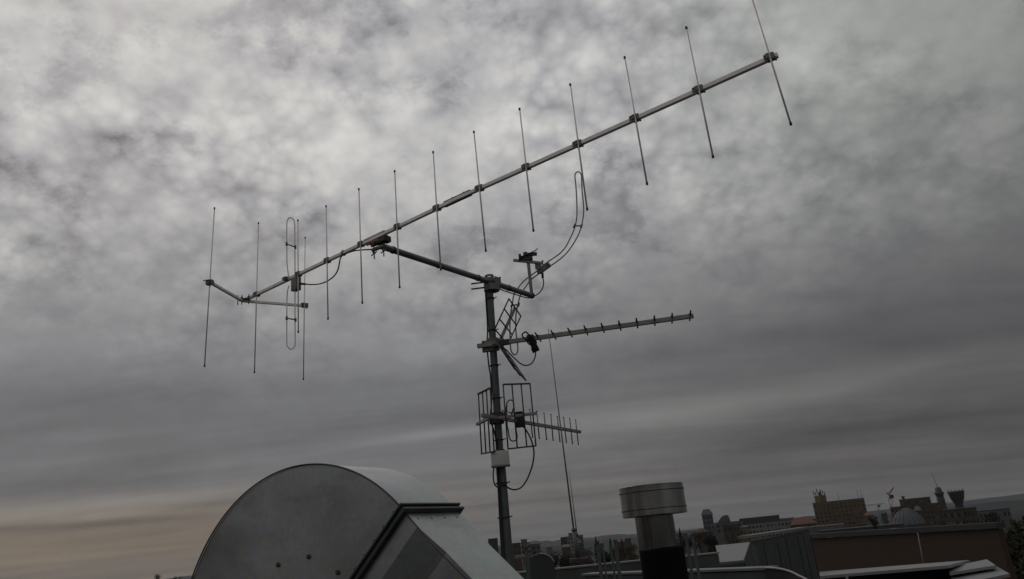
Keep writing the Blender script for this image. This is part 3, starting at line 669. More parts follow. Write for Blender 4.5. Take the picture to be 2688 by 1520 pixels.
for t, n0, n1, rr in ((22, 0, 0, RO), (t1_, 0, 0, RO), (t2_, .035, .035, RO + 1), (t3_, .035, .035, RO + 1 + dr * 420)):
    sec.append([bm.verts.new(run(t, rr, n0)), bm.verts.new(run(t, RI, n1)), bm.verts.new(run(t, RI, W_)), bm.verts.new(run(t, rr, W_))])
for a, b in zip(sec, sec[1:]):
    for k in range(4): bm.faces.new([a[k], a[(k + 1) % 4], b[(k + 1) % 4], b[k]])
bm.faces.new(sec[0]); bm.faces.new(list(reversed(sec[-1])))
m.build('straight_section', MT['duct'], duct)
# folded edge along the straight run and rivets beside the flange
m = MB(); m.tube([run(24, RO, -.002), run(t2_, RO + 1, -.002), run(t3_, RO + 1 + dr * 420, .03)], .0028, 6); m.build('folded_edge', MT['flange'], duct)
for k in range(8):
    m = MB(); p = run(-12, RO - 22 - k * 42, -.001); m.tube([p + DN * .002, p - DN * .003], .0045, 10); m.build('rivet', MT['duct'], duct)
for k in range(4):
    m = MB(); p = run(38, RO + .5, .05 + k * .085); m.tube([p - AXw * .002, p + AXw * .003], .0045, 10); m.build('rivet', MT['duct'], duct)
# screws on the elbow side
for x, y in ((702, 848), (926, 788), (1140, 903)):
    px, py = 480 + x / 2.8, 1180 + y / 2.8; d = ray(px, py); t = (DC - CAM).dot(DN) / d.dot(DN); p = CAM + d * t
    m = MB(); m.tube([p + DN * .002, p - DN * .005], .0095, 16); m.tube([p - DN * .004, p - DN * .009], .0065, 6); m.build('screw', MT['flange'], duct)

# ------------------------------------------------------------------ stainless flue
fc = PY(1718, 1400, 4.9); FX, FY = fc.x, fc.y
def fz(py): return PY(1718, py, FY).z
flue = thing('flue_pipe', 'stainless steel flue with wide drum cap on a black lower pipe', 'chimney', Vector((FX, FY, 0)))
z0, z1_, z2_ = fz(1352), fz(1272), fz(1432)
capx = PY(1713, 1312, FY).x; fcx = Vector((capx, FY, 0))
Rc = .197
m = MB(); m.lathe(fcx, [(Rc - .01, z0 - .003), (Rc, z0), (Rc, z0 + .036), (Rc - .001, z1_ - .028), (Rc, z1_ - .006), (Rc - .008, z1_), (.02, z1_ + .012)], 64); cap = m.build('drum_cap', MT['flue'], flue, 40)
for z in (z0 + .040, z1_ - .036):
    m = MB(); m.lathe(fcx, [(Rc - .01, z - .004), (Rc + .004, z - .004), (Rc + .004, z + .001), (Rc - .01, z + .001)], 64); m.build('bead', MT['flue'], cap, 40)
    m = MB(); m.lathe(fcx, [(Rc - .01, z - .0085), (Rc + .001, z - .0085), (Rc + .001, z - .0045), (Rc - .01, z - .0045)], 64); m.build('painted_shadow', MT['black'], cap, 40)  # black ring painted in as the shade under each bead
nx = PY(1722, 1395, FY).x; nc = Vector((nx, FY, 0)); Rn = .117
m = MB(); m.lathe(nc, [(Rn, z2_), (Rn, z0 - .001)], 48); m.build('pipe', MT['flue_shaded'], flue, 40)
bx2 = Vector((PY(1729, 1425, FY).x, FY, 0))
m = MB(); m.lathe(bx2, [(Rn + .006, z2_ - .02), (Rn + .006, z2_ + .030), (Rn + .001, z2_ + .0305)], 48); m.build('collar', MT['flue_shaded'], flue, 40)
bz = fz(1438); b3_ = Vector((PY(1741, 1475, FY).x, FY, 0))
m = MB(); m.lathe(b3_, [(Rn + .018, 0), (Rn + .018, bz - .012), (Rn + .006, bz)], 48); m.build('insulated_pipe', MT['flueb'], flue, 40)

# ------------------------------------------------------------------ whip aerials
def whip(top, bot, D, r, label, sleeve):
    b = PY(*bot, D); t = PY(*top, D)
    o = thing('whip_antenna', label, 'antenna', Vector((b.x, b.y, b.z)), 'slender whip aerials')
    s = b.lerp(t, sleeve)
    m = MB(); m.tube([s, t], r * .9, 8, r2=r * .45); m.build('whip', MT['rod2'], o)
    m = MB(); m.tube([b, s], r * 1.8, 12); m.ring(s, (t - b), r * .9, r * 2.2, .05, 12); m.build('base_tube', MT['steel'], o)
    m = MB(); m.box(b + Vector((0, 0, .04)), .25, .25, .08, bev=.01); m.build('foot', MT['dark'], o)
whip((1439, 863), (1517, 1478), 13.5, .017, 'tallest thin whip aerial rising right of the mast', .13)
whip((1494, 1240), (1524, 1478), 13.6, .011, 'shorter thin whip aerial beside the tall one', .30)

# ------------------------------------------------------------------ near roof parapets and posts
def wall(name, label, pxs, D0, D1, th, m_, zb, cop=True, cat='wall'):
    a = PY(*pxs[0], D0); b = PY(*pxs[1], D1); z = (a.z + b.z) / 2
    a.z = b.z = z; d = (b - a).normalized(); n = Vector((-d.y, d.x, 0))
    o = thing(name, label, cat, Vector((a.x, a.y, zb)))
    m = MB(); c = (a + b) / 2; l = (b - a).length
    m.box(Vector((c.x, c.y, (z - .06 + zb) / 2)) + n * th / 2, l, th, z - .06 - zb, (d, n, ZUP)); m.build('wall_face', m_, o)
    if cop: m = MB(); m.box(Vector((c.x, c.y, z - .02)) + n * th / 2, l + .05, th + .06, .045, (d, n, ZUP), .008); m.build('coping', MT['coping'], o)
    return o
m = MB(); m.box(Vector((-4, 20.5, -13.0)), 24, 6.9, 25.6); tag(m.build('lower_roof', MT['roof']), kind='structure')
wall('parapet_wall', 'grey parapet with thin pale coping behind the railing posts', [(1340, 1503), (1885, 1450)], 23, 23, .3, MT['parapet'], -.3)
wall('parapet_wall', 'nearer low parapet with pale edge just below the whip aerials', [(1530, 1505), (2010, 1491)], 17.5, 13.2, .25, MT['parapet'], -.2)
# curved end of the near parapet
cv_ = [(2006, 1491), (2030, 1491.5), (2055, 1495), (2078, 1502), (2096, 1511), (2116, 1521), (2130, 1535)]
pts = [PY(x, y, 13.2 - i * .25) for i, (x, y) in enumerate(cv_)]
o = thing('curved_upstand', 'curved thin pale edge at the bottom, right of the flue', 'roof edge', Vector((pts[0].x, pts[0].y, 0)))
m = MB(); m.tube(spline(pts, 5), .02, 8); m.build('coping', MT['coping'], o)
m = MB(); q_ = spline(pts, 5)
for a, b in zip(q_, q_[1:]): m.poly([a - ZUP * .02, b - ZUP * .02, Vector((b.x, b.y, -.2)), Vector((a.x, a.y, -.2))])
fs = bmesh.ops.solidify(m.bm, geom=m.bm.faces[:], thickness=.04); m.build('wall_face', MT['parapet'], o)
def post(top, bot, D, w_, label):
    t = PY(*top, D); b = Vector((t.x, t.y, -.2))
    o = thing('metal_post', label, 'post', b, 'galvanised posts along the roof edge')
    m = MB(); m.box((t + b) / 2 + Vector((0, 0, 0)), w_, w_ * .25, (t - b).z, bev=.004); m.box((t + b) / 2 + Vector((w_ * .42, w_ * .4, 0)), w_ * .16, w_ * .8, (t - b).z, bev=.002); m.build('channel', MT['steel'], o)
    m = MB(); m.box(t + Vector((0, .0, .012)), w_ * 1.1, w_ * 1.1, .02, bev=.003); m.box(b + Vector((0, 0, .01)), w_ * 2, w_ * 2, .02); m.build('cap_plate', MT['dark'], o)
post((1381, 1440), 0, 12, .06, 'grey metal post nearest the mast foot')
post((1568, 1426), 0, 12, .055, 'grey metal post left of the flue, second from it')
post((1582, 1434), 0, 15, .035, 'thin grey post just right of a thicker one')
post((1615, 1421), 0, 12, .055, 'grey metal post with dark tip nearest the flue on its left')
post((1603, 1432), 0, 15, .04, 'thin grey post just left of the dark-tipped one')
post((1800, 1404), 0, 13, .045, 'grey metal post right of the flue, nearer to it')
post((1818, 1406), 0, 12, .045, 'grey metal post right of the flue, farther from it')
post((1978, 1426), 0, 24, .09, 'pale post against the large grey wall')

# bent vent cowl near the mast foot
vc = PY(1405, 1470, 18)
o = thing('vent_cowl', 'dark rounded vent hood with a pale rim right of the mast foot', 'vent', Vector((vc.x, vc.y, -.3)))
pr = []
for i in range(15):
    a = R(190 - i * 13); pr.append(Vector((vc.x + .10 + .32 * math.cos(a), vc.y, vc.z - .14 + .26 * math.sin(a))))
m = MB(); m.prism(pr + [Vector((pr[-1].x, vc.y, -.3)), Vector((pr[0].x, vc.y, -.3))], Vector((0, .6, 0))); m.build('hood', MT['slate'], o)
m = MB(); m.tube(pr[8:], .022, 8); m.build('rim', MT['coping'], o)
m = MB(); a_ = PY(1352, 1463, 18.5); b_ = PY(1378, 1460, 18.5); m.bar(a_, b_, .10, .07, bev=.01); ob = m.build('roof_bracket', MT['coping']); tag(ob, 'small pale metal bracket beside the mast foot', 'bracket')

# ------------------------------------------------------------------ buildings
def building(name, label, pxL, pxR, pyT, D, depth, wall_m, floors=0, bays=0, win=(.55, .5), win_m='glass', base=GZ, rth=.3, roof='flat', topf=None, bandm=None, rot=0.0, cat='building', roofm='slate', fh=None, parapet=.0, Dr=None, pyR=None):
    def at(px, py, rg): d = ray(px, py); return CAM + d * (rg / math.hypot(d.x, d.y))
    cx = (pxL + pxR) / 2; D2 = Dr or D
    hl = pyT + .0985 * (cx - pxL) if pyR is None else pyT; hr = pyT - .0985 * (pxR - cx) if pyR is None else pyR
    a = at(pxL, hl, D); b = at(pxR, hr, D2); zt = (a.z + b.z) / 2
    if pyR is None: zt = at(cx, pyT, (D + D2) / 2).z
    c0 = (a + b) / 2; c0.z = 0; ux = b - a; ux.z = 0; W = ux.length; ux.normalize(); uy_ = Vector((-ux.y, ux.x, 0)); rot = math.atan2(ux.y, ux.x)
    o = thing(name, label, cat, Vector((c0.x, c0.y, base)))
    m = MB(); m.box(c0 + uy_ * depth / 2 + ZUP * (zt + base) / 2, W, depth, zt - base, (ux, uy_, ZUP)); m.build('wall', MT[wall_m], o)
    if floors:
        fh = fh or 3.1; bw = W / bays
        WC = {}; WR = random.Random(int(pxL * 3 + pxR))
        for f in range(floors):
            z = zt - fh * (f + .62) - parapet
            if bandm:
                m = MB(); m.box(c0 + ux * 0 - uy_ * .12 + ZUP * (z - fh * .5), W * .99, .3, fh * .36, (ux, uy_, ZUP)); m.build('spandrel_band', MT[bandm], o)
            for i in range(bays):
                wm = WR.choice((win_m, win_m, win_m, 'slate', 'curtain')); ws = WR.choice((1.0, 1.0, .8)); key = (wm, ws)
                if key not in WC:
                    m = MB(); m.box(Vector((0, 0, 0)), bw * win[0] * ws, .16, fh * win[1]); w_ = m.build('window', MT[wm], o); WC[key] = w_.data
                else:
                    w_ = bpy.data.objects.new('window', WC[key]); sc.collection.objects.link(w_); w_.parent = o
                w_.matrix_parent_inverse = Matrix.Identity(4)
                w_.location = (ux * ((i + .5) * bw - W / 2) - uy_ * .02 + ZUP * (z - base)); w_.rotation_euler = (0, 0, rot)
    if roof == 'flat':
        m = MB(); m.box(c0 + uy_ * depth / 2 + ZUP * (zt + .2), W + .25, depth + .25, rth, (ux, uy_, ZUP)); m.build('roof', MT[roofm], o)
    elif roof == 'hip':
        m = MB(); h = topf or 3; z = zt + .01; e = .5
        A = [c0 + ux * (s * (W / 2 + e)) + uy_ * t + ZUP * z for s, t in ((-1, -e), (1, -e), (1, depth + e), (-1, depth + e))]
        B = [c0 + ux * (s * W * .3) + uy_ * depth / 2 + ZUP * (z + h) for s in (-1, 1)]
        vs = [m.bm.verts.new(p) for p in A + B]
        for q in ((0, 1, 5, 4), (1, 2, 5), (2, 3, 4, 5), (3, 0, 4), (3, 2, 1, 0)): m.bm.faces.new([vs[i] for i in q])
        m.build('roof', MT[roofm], o)
    return o, c0, ux, uy_, W, zt
def extra_box(o, c, sx_, sy_, sz_, mname, name):
    m = MB(); m.box(c, sx_, sy_, sz_); return m.build(name, MT[mname], o)

# left of centre
b1_ = building('apartment_block', 'low pale apartment block with balconies just right of the mast', 1368, 1392, 1426, 500, 20, 'concrete', 4, 3)
b2_ = building('apartment_block', 'pale apartment block stepped behind the first, right of the mast', 1372, 1418, 1430, 510, 20, 'concrete2', 4, 4)
building('rooftop_block', 'small dark hut on top of pale apartment block right of the mast', 1367, 1383, 1417, 515, 8, 'concrete2', base=PY(1375, 1429, 515).z, cat='rooftop hut')
building('house', 'dark building low on the skyline just left of the mast', 1281, 1306, 1415, 480, 20, 'slate', 0)
building('house', 'low brown house on the skyline behind the mast foot', 1336, 1366, 1427, 480, 20, 'brown', 2, 3)
T1 = building('apartment_tower', 'tall apartment tower with pale balcony stripes beside the whip aerials', 1488, 1513, 1408, 640, 20, 'concrete', 7, 3, (.7, .42), fh=2.9)
building('apartment_tower', 'dark slim wing on the left of the balcony-striped tower', 1471, 1488, 1411, 645, 16, 'slate', 6, 2, fh=2.9)
building('apartment_tower', 'brownish wing on the right of the balcony-striped tower', 1513, 1530, 1406, 645, 16, 'concrete2', 6, 2, fh=2.9)
building('stair_head', 'small dark box on the roof of balcony-striped tower', 1492, 1504, 1400, 650, 8, 'concrete2', base=PY(1498, 1410, 650).z, cat='rooftop hut')
# right of the flue
tw = building('office_tower', 'slim dark tower with pointed top right of the flue', 1842, 1870, 1351, 520, 10, 'blueg', 8, 3, (.5, .4), roof='hip', topf=3.4, roofm='slate', fh=3.0)
# rounded building
c = PY(1903, 1390, 560); rb = thing('round_roofed_building', 'grey building with a domed rounded roof beside the slim dark tower', 'building', Vector((c.x, c.y, GZ)))
pr = []
for px, py in ((1882, 1395), (1883, 1376), (1887, 1366), (1894, 1357), (1902, 1352.5), (1911, 1352), (1915, 1360), (1921, 1380), (1923, 1395)): pr.append(PY(px, py, 560))
m = MB(); m.prism(pr + [Vector((pr[-1].x, 560, GZ)), Vector((pr[0].x, 560, GZ))], Vector((0, 12, 0))); m.build('wall', MT['blueg'], rb)
building('town_house', 'dark brown house with flat roof right of the flue', 1898, 1940, 1379, 420, 20, 'brown', 3, 5)
building('town_house', 'small yellowish house between brown house and pale office block', 1941, 1966, 1386, 400, 14, 'yellow', 3, 3)
building('town_house', 'long low grey-roofed house behind the brown house', 1850, 1960, 1372, 560, 20, 'concrete2', 2, 8)
building('office_block', 'pale long office block with rows of windows left of the yellow block', 1962, 2078, 1371, 520, 24, 'concrete', 5, 12, (.62, .42), fh=3.0)
building('rooftop_block', 'dark flat storey on top of the pale long office block', 1940, 2045, 1358, 560, 18, 'slate', base=PY(2000, 1374, 560).z, cat='rooftop hut')
building('rooftop_block', 'low red-grey storey right on the pale office block roof', 2046, 2084, 1361, 560, 18, 'concrete2', base=PY(2060, 1378, 560).z, cat='rooftop hut')
building('town_house', 'house with a red roof left of the yellow block', 2075, 2142, 1376, 500, 20, 'brown', 2, 5, roof='hip', topf=4.0, roofm='redroof')
building('town_house', 'dark-roofed house above the red roof', 2098, 2140, 1364, 640, 20, 'concrete2', 2, 4, roof='hip', topf=2.5)
yb = building('yellow_block', 'ochre apartment block of seven floors with rusty bands', 2133, 2268, 1315, 620, 30, 'yellow', 8, 12, (.62, .38), bandm='yellow2', fh=2.85)
o, c0, ux, uy_, W, zt = yb
m = MB(); m.box(c0 + ux * (-W * .33) + uy_ * 6 + ZUP * (zt + 2.6), W * .14, 10, 5.2); m.build('roof_hut', MT['yellow'], o)
m = MB()
for k in range(7):
    p = c0 + ux * (-W * (.44 - .035 * k)) + uy_ * 5 + ZUP * (zt + .4); h = 7.0 + 5 * random.random(); m.tube([p, p + ZUP * h], .15, 5); m.box(p + ZUP * h * .8, .6, .3, 2.0)
for k in (.02, .40, .47): p = c0 + ux * (W * k) + uy_ * 4 + ZUP * zt; m.tube([p, p + ZUP * 6], .12, 5)
m.build('roof_aerials', MT['dark'], o)
m = MB(); p = c0 + ux * (-W * .33) + uy_ * 4 + ZUP * (zt + 6.2); m.tube([p, p + Vector((.4, -.6, .2))], 1.5, 12); m.build('roof_dish', MT['dark'], o)
bb = building('brown_block', 'dark brown stepped block at the right, behind the glass dome', 2336, 2478, 1326, 560, 30, 'brown', 4, 14, (.5, .4))
building('brown_block_tower', 'raised upper storeys of the dark brown stepped block', 2360, 2441, 1309, 570, 20, 'brown', 2, 8, (.5, .4), base=PY(2400, 1330, 570).z)
building('rooftop_block', 'small red hut on the brown stepped block', 2366, 2374, 1304, 580, 5, 'redroof', base=PY(2370, 1312, 580).z, cat='rooftop hut')
# towers far right
def tower(name, label, px, py0, py1, D, prof, mname):
    t = PY(px, py0, D); b = PY(px, py1, D); H = t.z - b.z
    o = thing(name, label, 'tower', Vector((t.x, D, GZ)))
    m = MB(); m.lathe(Vector((t.x, D, 0)), [(prof[0][0], GZ)] + [(r, b.z + H * f) for r, f in prof], 16); m.build('shaft', MT[mname], o)
    return o, t
o, t = tower('chimney_tower', 'slim round tower with a thin aerial on top at the far right', 2461, 1279, 1330, 640, [(2.9, 0), (2.9, .4), (2.6, .45), (2.8, .6), (3.4, .62), (3.4, .72), (2.6, .76), (2.2, .95), (1.2, 1)], 'slate')
m = MB(); m.tube([t, PY(2443, 1236, 640)], .22, 6, r2=.08); m.build('aerial', MT['dark'], o)
o, t = tower('water_tower', 'stout dark water tower with a wide top at the far right', 2508, 1289, 1335, 380, [(1.8, 0), (1.8, .25), (2.3, .4), (2.9, .55), (3.3, .8), (3.6, .9), (3.6, 1)], 'slate')
m = MB()
for k in range(12):
    a = k / 12 * 6.28; p = t + Vector((3.3 * math.cos(a), 3.3 * math.sin(a), 0)); m.tube([p, p + ZUP * .9], .08, 5)
m.build('railing', MT['dark'], o)
building('town_house', 'low dark building under the water tower', 2474, 2562, 1337, 350, 16, 'brown', 3, 10)
building('town_house', 'low flat dark building at far right behind the bare trees', 2556, 2650, 1340, 400, 16, 'concrete2', 2, 9)
# cranes
def crane(px, py0, py1, D, jib, mname, label, luff=0):
    t = PY(px, py0, D); b = PY(px, py1, D)
    o = thing('tower_crane', label, 'crane', Vector((t.x, D, GZ)))
    m = MB(); w_ = .7; h = t.z - GZ; n = int(h / 2.2)
    for i in (-1, 1):
        for j in (-1, 1): m.bar(Vector((t.x + i * w_, D + j * w_, GZ)), Vector((t.x + i * w_, D + j * w_, t.z)), .24)
    for k in range(n):
        s = 1 if k % 2 else -1; z = GZ + k * 2.2
        m.bar(Vector((t.x - s * w_, D - w_, z)), Vector((t.x + s * w_, D - w_, z + 2.2)), .18); m.bar(Vector((t.x - w_, D - s * w_, z)), Vector((t.x - w_, D + s * w_, z + 2.2)), .18)
    m.build('tower', MT[mname], o)
    m = MB()
    for (ax_, az_) in jib:
        e = t + Vector((ax_, 0, az_)); d = (e - t); nn = max(3, int(d.length / 2.5))
        m.bar(t, e, .3); m.bar(t + ZUP * 1.2, e, .22)
        for k in range(nn): m.bar(t + d * (k / nn), t + d * ((k + .5) / nn) + ZUP * 1.2 * (1 - (k + .5) / nn), .14)
    m.build('jib', MT[mname], o)
    m = MB(); m.box(t + Vector((.6, -.8, -.8)), 1.6, 1.6, 1.8, bev=.1); m.build('cab', MT['dark'], o)
crane(2334, 1300, 1330, 400, [(3.2, 3.6), (-1.2, 1.2)], 'cranered', 'red tower crane with raised jib right of the ochre block')
crane(2304, 1326, 1345, 700, [(6, .8), (-12, .8)], 'dark', 'distant dark tower crane with level jib beyond the ochre block')
# dome glass hall
def hall():
    D = 400; c = PY(2410, 1395, D); a = PY(2364, 1395, D); b = PY(2452, 1395, D); rx = (b.x - a.x) / 2; rz = PY(2400, 1333, D).z - c.z
    o = thing('domed_hall', 'pale dome-roofed hall in front of the brown stepped block', 'building', Vector((c.x, D, GZ)))
    m = MB(); prof = [(rx, GZ), (rx, c.z)] + [(rx * math.cos(R(t)), c.z + rz * math.sin(R(t))) for t in (12, 25, 38, 50, 62, 74, 84)]
    m.lathe(Vector((c.x, D + rx, 0)), prof, 32); m.build('dome', MT['dome'], o, 30)
    for k in range(9):
        t = R(190 + k * 20); m = MB(); m.tube([Vector((c.x + rx * 1.01 * math.cos(t) * math.cos(R(u)), D + rx + rx * 1.01 * math.sin(t) * math.cos(R(u)), c.z + rz * 1.01 * math.sin(R(u)))) for u in range(0, 86, 12)], .22, 5); m.build('rib', MT['concrete2'], o)
    m = MB(); m.box(Vector((c.x, D - .6, c.z - .8)), rx * 1.5, 3, 8.5); m.build('porch', MT['slate'], o)
    m = MB(); m.box(Vector((c.x, D - 2.2, c.z - 1.0)), rx * .75, .4, 4.5); m.build('window', MT['yellow'], o)
hall()
building('shed', 'low dark long shed right of the domed hall', 2452, 2530, 1384, 360, 20, 'slate')
building('shed', 'low flat building with pale roof edge at the far right', 2505, 2600, 1372, 420, 20, 'brown', roofm='coping')
building('shed', 'grey metal-clad shed left of the domed hall', 2150, 2372, 1386, 380, 20, 'slate', roofm='slate')
building('shed', 'grey low hall with pale roof edge in front of the yellow block', 2122, 2215, 1381, 395, 12, 'concrete2', roofm='coping')
for x, y in ((2340, 1364), (2345, 1388), (2180, 1411), (2228, 1401), (2397, 1388)):
    p = PY(x, y, 330); m = MB(); m.box(p, 2.4, 1.2, .5, bev=.05); m.tube([p, p - ZUP * 2.0], .1, 6)
    ob = m.build('skylight', MT['white']); tag(ob, {2340: 'small pale roof vent left of the domed hall, upper one', 2345: 'small pale roof vent left of the domed hall, lower one', 2180: 'small bright roof vent above the left end of the brick building', 2228: 'small bright roof vent on the grey shed below the ochre block', 2397: 'small pale roof vent in front of the domed hall'}[x], 'roof vent')
# long brick building
bk = building('brick_building', 'long brown brick building across the lower right', 2118, 2616, 1417, 66, .4, 'brick', roofm='slate', Dr=52, pyR=1386)
o, c0, ux, uy_, W, zt = bk
m = MB(); m.box(c0 - uy_ * .6 + ZUP * (zt - 3.2), W * .99, 1.2, .8, (ux, uy_, ZUP)); m.build('canopy', MT['slate'], o)
# grey wall and pale roof panel
GW = building('grey_hall', 'large dark grey wall with a pale top edge right of the pale sloping roof', 1973, 2121, 1424, 32, .35, 'parapet', roofm='coping', rth=.1, Dr=42, pyR=1395)
a_, b_, c_, d_ = PY(1878, 1432, 30), PY(1968, 1423, 30), PY(1952, 1470, 28), PY(1889, 1476, 28)
o = thing('sloping_roof', 'bright pale sloping roof panel right of the flue', 'roof', Vector((a_.x, a_.y, -1)))
nrmv = (b_ - a_).cross(d_ - a_).normalized()
m = MB(); m.prism([a_, b_, c_, d_], nrmv * .06); m.build('roof_panel', MT['white'], o)
e_ = PY(1990, 1480, 29); e0 = PY(1872, 1484, 29)
m = MB(); m.prism([b_ + Vector((.03, 0, 0)), PY(1993, 1483, 31), Vector((c_.x + .03, c_.y, c_.z - .5)), c_ + Vector((.03, 0, 0))], Vector((0, .3, 0))); m.build('gable', MT['parapet'], o)
m = MB(); m.prism([d_ - ZUP * .02, c_ - ZUP * .02, Vector((c_.x, c_.y, -1)), Vector((d_.x, d_.y, -1))], Vector((0, 1.5, 0))); m.build('side_wall', MT['parapet'], o)
m = MB(); m.bar(PY(1870, 1485, 27.8), PY(1955, 1474, 27.8), .10, .07); m.build('gutter', MT['blueg'], o)
o, c0, ux, uy_, W, zt = GW
for k in (-.41, -.2, -.05, .17, .29, .44):
    m = MB(); p = c0 + ux * (W * k) - uy_ * .2; m.box(Vector((p.x, p.y, zt - 2.2)), .05, .05, 4.2, (ux, uy_, ZUP)); m.build('panel_seam', MT['flange'], o)
# pale canopies low right
def slab(label, pts, D, dn):
    p = [PY(x, y, D + dd) for (x, y), dd in zip(pts, dn)]
    o = thing('canopy_roof', label, 'roof', Vector((p[0].x, p[0].y, p[0].z - 2)), 'pale flat canopies at the lower right')
    m = MB(); m.prism(p, Vector((0, 0, -.10))); m.build('roof_panel', MT['white'], o)
    c = sum(p, Vector()) / len(p)
    m = MB(); m.box(Vector((c.x, c.y + .3, c.z - 1.6)), (p[1] - p[0]).length * .8, .3, 3.0); m.build('support_wall', MT['slate'], o)
slab('long narrow pale canopy below the brick building', [(2150, 1501), (2545, 1470), (2490, 1484), (2152, 1512)], 30, (4, 4, 0, 0))
slab('pale slab right of the long canopy, upper of two', [(2490, 1489), (2590, 1468), (2614, 1484), (2492, 1503)], 30, (2.5, 3, 0, 0))
slab('pale slab right of the long canopy, lower of two', [(2494, 1506), (2617, 1487), (2650, 1506), (2500, 1536)], 29, (2, 2, 0, 0))
m = MB(); p = PY(2222, 1512, 30); m.tube([p, p - ZUP * 3], .05, 8)
tag(m.build('metal_post', MT['coping']), 'short pale post under the long canopy', 'post')
m = MB(); a_ = PY(2409, 1399, 40); b_ = PY(2434, 1530, 40); m.tube([a_, b_], .022, 6); tag(m.build('thin_pole', MT['plastic']), 'thin pole standing before the brick building', 'pole')

# ------------------------------------------------------------------ trees
def tree(px, py, D, kind, label, wpx=34, grp='trees on the skyline'):
    rnd = random.Random(int(px * 7 + py)); t = PY(px, py, D); H = t.z - GZ; x0 = t.x
    Rr = wpx / F * D / 2
    o = thing({'c': 'conifer_tree', 'b': 'bare_tree', 'l': 'leafy_tree'}[kind], label, 'tree', Vector((x0, D, GZ)), grp)
    tm = MB(); tm.tube([Vector((x0, D, GZ)), Vector((x0 + rnd.uniform(-.2, .2), D, GZ + H * .5)), Vector((x0, D, t.z - H * .04))], .35, 8, r2=.05)
    cm = MB(); bm = cm.bm
    def clump(c, s):
        n = Vector((rnd.gauss(0, 1), rnd.gauss(0, 1), rnd.gauss(0, 1))).normalized(); a = n.orthogonal().normalized(); b = n.cross(a); ang = rnd.uniform(0, 6.28)
        a, b = a * math.cos(ang) + b * math.sin(ang), b * math.cos(ang) - a * math.sin(ang)
        k = 5; bm.faces.new([bm.verts.new(c + (a * math.cos(6.28 * i / k) + b * math.sin(6.28 * i / k)) * s * rnd.uniform(.6, 1.2)) for i in range(k)])
    if kind == 'c':
        ch = min(H * .8, Rr * 5)
        for i in range(900):
            f = rnd.random() ** .8; z = t.z - ch * f; r = Rr * (f ** .85) * (0.75 + .35 * math.sin(f * 40)) * rnd.uniform(.3, 1.05); a = rnd.uniform(0, 6.28)
            clump(Vector((x0 + r * math.cos(a), D + r * math.sin(a), z - r * .15)), Rr * .13)
    else:
        lobes = [(Vector((x0 + rnd.uniform(-.6, .6) * Rr, D + rnd.uniform(-.6, .6) * Rr, t.z - Rr * (.55 + rnd.uniform(0, 1.5)))), Rr * rnd.uniform(.35, .6)) for _ in range(9)]
        for c, r in lobes:
            st_ = Vector((x0, D, c.z - r - H * .12)); tm.tube([st_, st_.lerp(c, .5) + Vector((0, 0, .2)), c], .13, 6, r2=.04)
            for i in range(150 if kind == 'l' else 105):
                v = Vector((rnd.gauss(0, 1), rnd.gauss(0, 1), rnd.gauss(0, 1))).normalized() * r * (rnd.random() ** .4) * 1.15
                clump(c + v, Rr * (.085 if kind == 'l' else .06))
            if kind == 'b':
                for i in range(9):
                    v = Vector((rnd.gauss(0, 1), rnd.gauss(0, .6), abs(rnd.gauss(.6, .7)))).normalized() * r * 1.25; tm.tube([c, c + v * .5, c + v], .06, 4, r2=.015)
    tm.build('trunk', MT['bark'], o)
    cm.build('crown', MT[{'c': 'leaf2', 'b': 'twig', 'l': 'leaf'}[kind]], o)
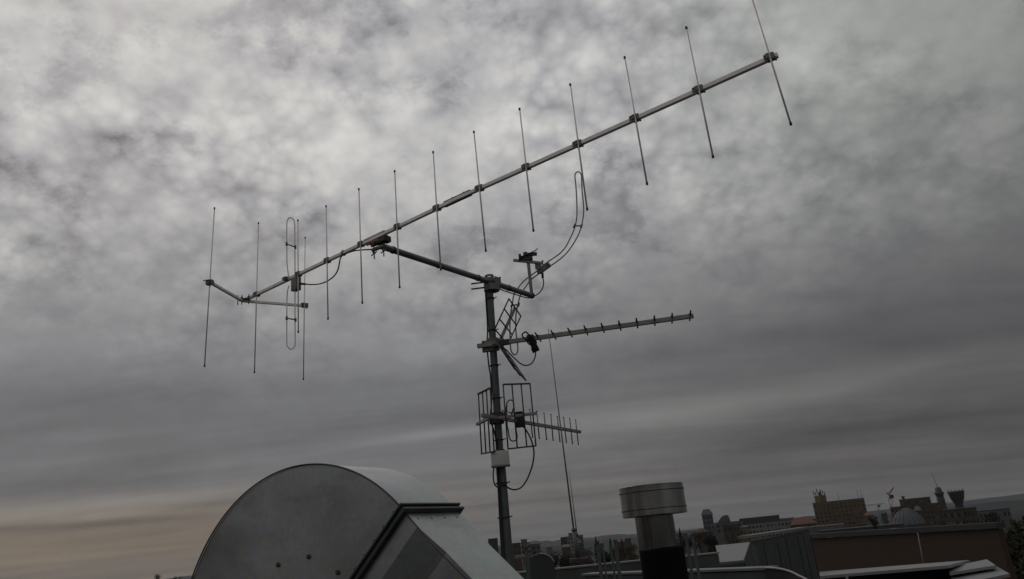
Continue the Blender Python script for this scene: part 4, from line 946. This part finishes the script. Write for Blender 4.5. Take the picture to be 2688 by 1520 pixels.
TR = [(1423, 1440, 110, 'b', 30, 'bare tree beside the pale apartment blocks'), (1446, 1446, 95, 'l', 44, 'bushy dark tree left of the balcony-striped tower'), (1476, 1449, 90, 'l', 46, 'dark tree at the foot of the balcony-striped tower'),
      (1508, 1447, 92, 'b', 42, 'bare tree behind the base of the whip aerials'), (1537, 1436, 100, 'b', 44, 'brownish bare tree right of the balcony-striped tower'), (1563, 1408, 110, 'c', 20, 'tallest pointed conifer left of the flue'),
      (1580, 1432, 95, 'l', 40, 'dark tree right of the tallest conifer'), (1601, 1413, 115, 'c', 18, 'second pointed conifer left of the flue'), (1631, 1414, 115, 'c', 18, 'pointed conifer nearest the flue'),
      (1622, 1430, 95, 'b', 44, 'brownish bare tree below the conifers'), (1655, 1424, 100, 'b', 46, 'bare tree behind the neck of the flue'), (1690, 1420, 100, 'l', 46, 'dark tree hidden behind the black flue pipe'),
      (1783, 1386, 110, 'c', 22, 'dark conifer just right of the flue'), (1800, 1392, 100, 'b', 36, 'bare tree right of the flue beside the conifer'), (1830, 1390, 100, 'b', 44, 'bare tree below the slim dark tower'),
      (1862, 1398, 95, 'l', 40, 'dark tree left of the pale sloping roof'), (2290, 1353, 260, 'l', 22, 'small dark tree right of the ochre block'), (2472, 1365, 128, 'l', 46, 'dark tree right of the domed hall'), (2500, 1372, 124, 'l', 50, 'dark tree below the water tower'),
      (2545, 1354, 150, 'b', 60, 'bare tree in front of the low flat building far right'), (2590, 1338, 150, 'l', 60, 'dark tree near the right edge behind the brick building'), (2638, 1352, 74, 'l', 110, 'large dark tree just beyond the right end of the brick building'), (2690, 1338, 72, 'l', 130, 'tallest dark tree, cut off by the right edge'),
      (2652, 1392, 66, 'l', 110, 'dark tree hugging the right end of the brick building'), (2690, 1402, 62, 'b', 120, 'bare tree low at the right edge'), (2668, 1440, 58, 'l', 120, 'lowest dark bush at the right edge above the pale slabs'),
      (415, 1506, 600, 'b', 22, 'tiny tree on the skyline at the lower left'), (462, 1509, 600, 'b', 26, 'tiny tree on the skyline next to the big duct')]
for px, py, D_, k, wp, lab in TR: tree(px, py, D_ * (1 if D_ < 85 else 3.0 if D_ < 130 else 2.2 if D_ < 200 else 1), k, lab, wp)
# scattered far houses between the trees and the hills
rnd = random.Random(11)
FAR = []
for i in range(24):
    px = 1395 + i * 44 + rnd.uniform(-12, 12); hy = 1433 - .0985 * (px - 1344)
    D_ = rnd.uniform(420, 900); wp = rnd.uniform(14, 34)
    FAR.append(building('far_house', 'small distant house among the skyline roofs', px - wp / 2, px + wp / 2, hy + rnd.uniform(9, 20), D_, 14, rnd.choice(['concrete2', 'brown', 'brown', 'slate']), roof='hip', topf=rnd.uniform(1.2, 2.4), roofm=rnd.choice(['slate', 'brown', 'redroof', 'slate']), cat='house')[0])
for o in FAR: o['group'] = 'distant houses along the skyline'
# ------------------------------------------------------------------ haze
hz = MB(); hz.box(Vector((0, 4800, 92)), 17000, 11000, 240); ho = hz.build('haze', MT['ground']); tag(ho, kind='stuff')
hm = bpy.data.materials.new('haze'); hm.use_nodes = True; t = hm.node_tree; t.nodes.clear()
pv = t.nodes.new('ShaderNodeVolumePrincipled'); pv.inputs['Color'].default_value = (0.75, 0.78, 0.85, 1); pv.inputs['Density'].default_value = 0.00005
om = t.nodes.new('ShaderNodeOutputMaterial'); t.links.new(pv.outputs[0], om.inputs['Volume'])
ho.data.materials.clear(); ho.data.materials.append(hm)
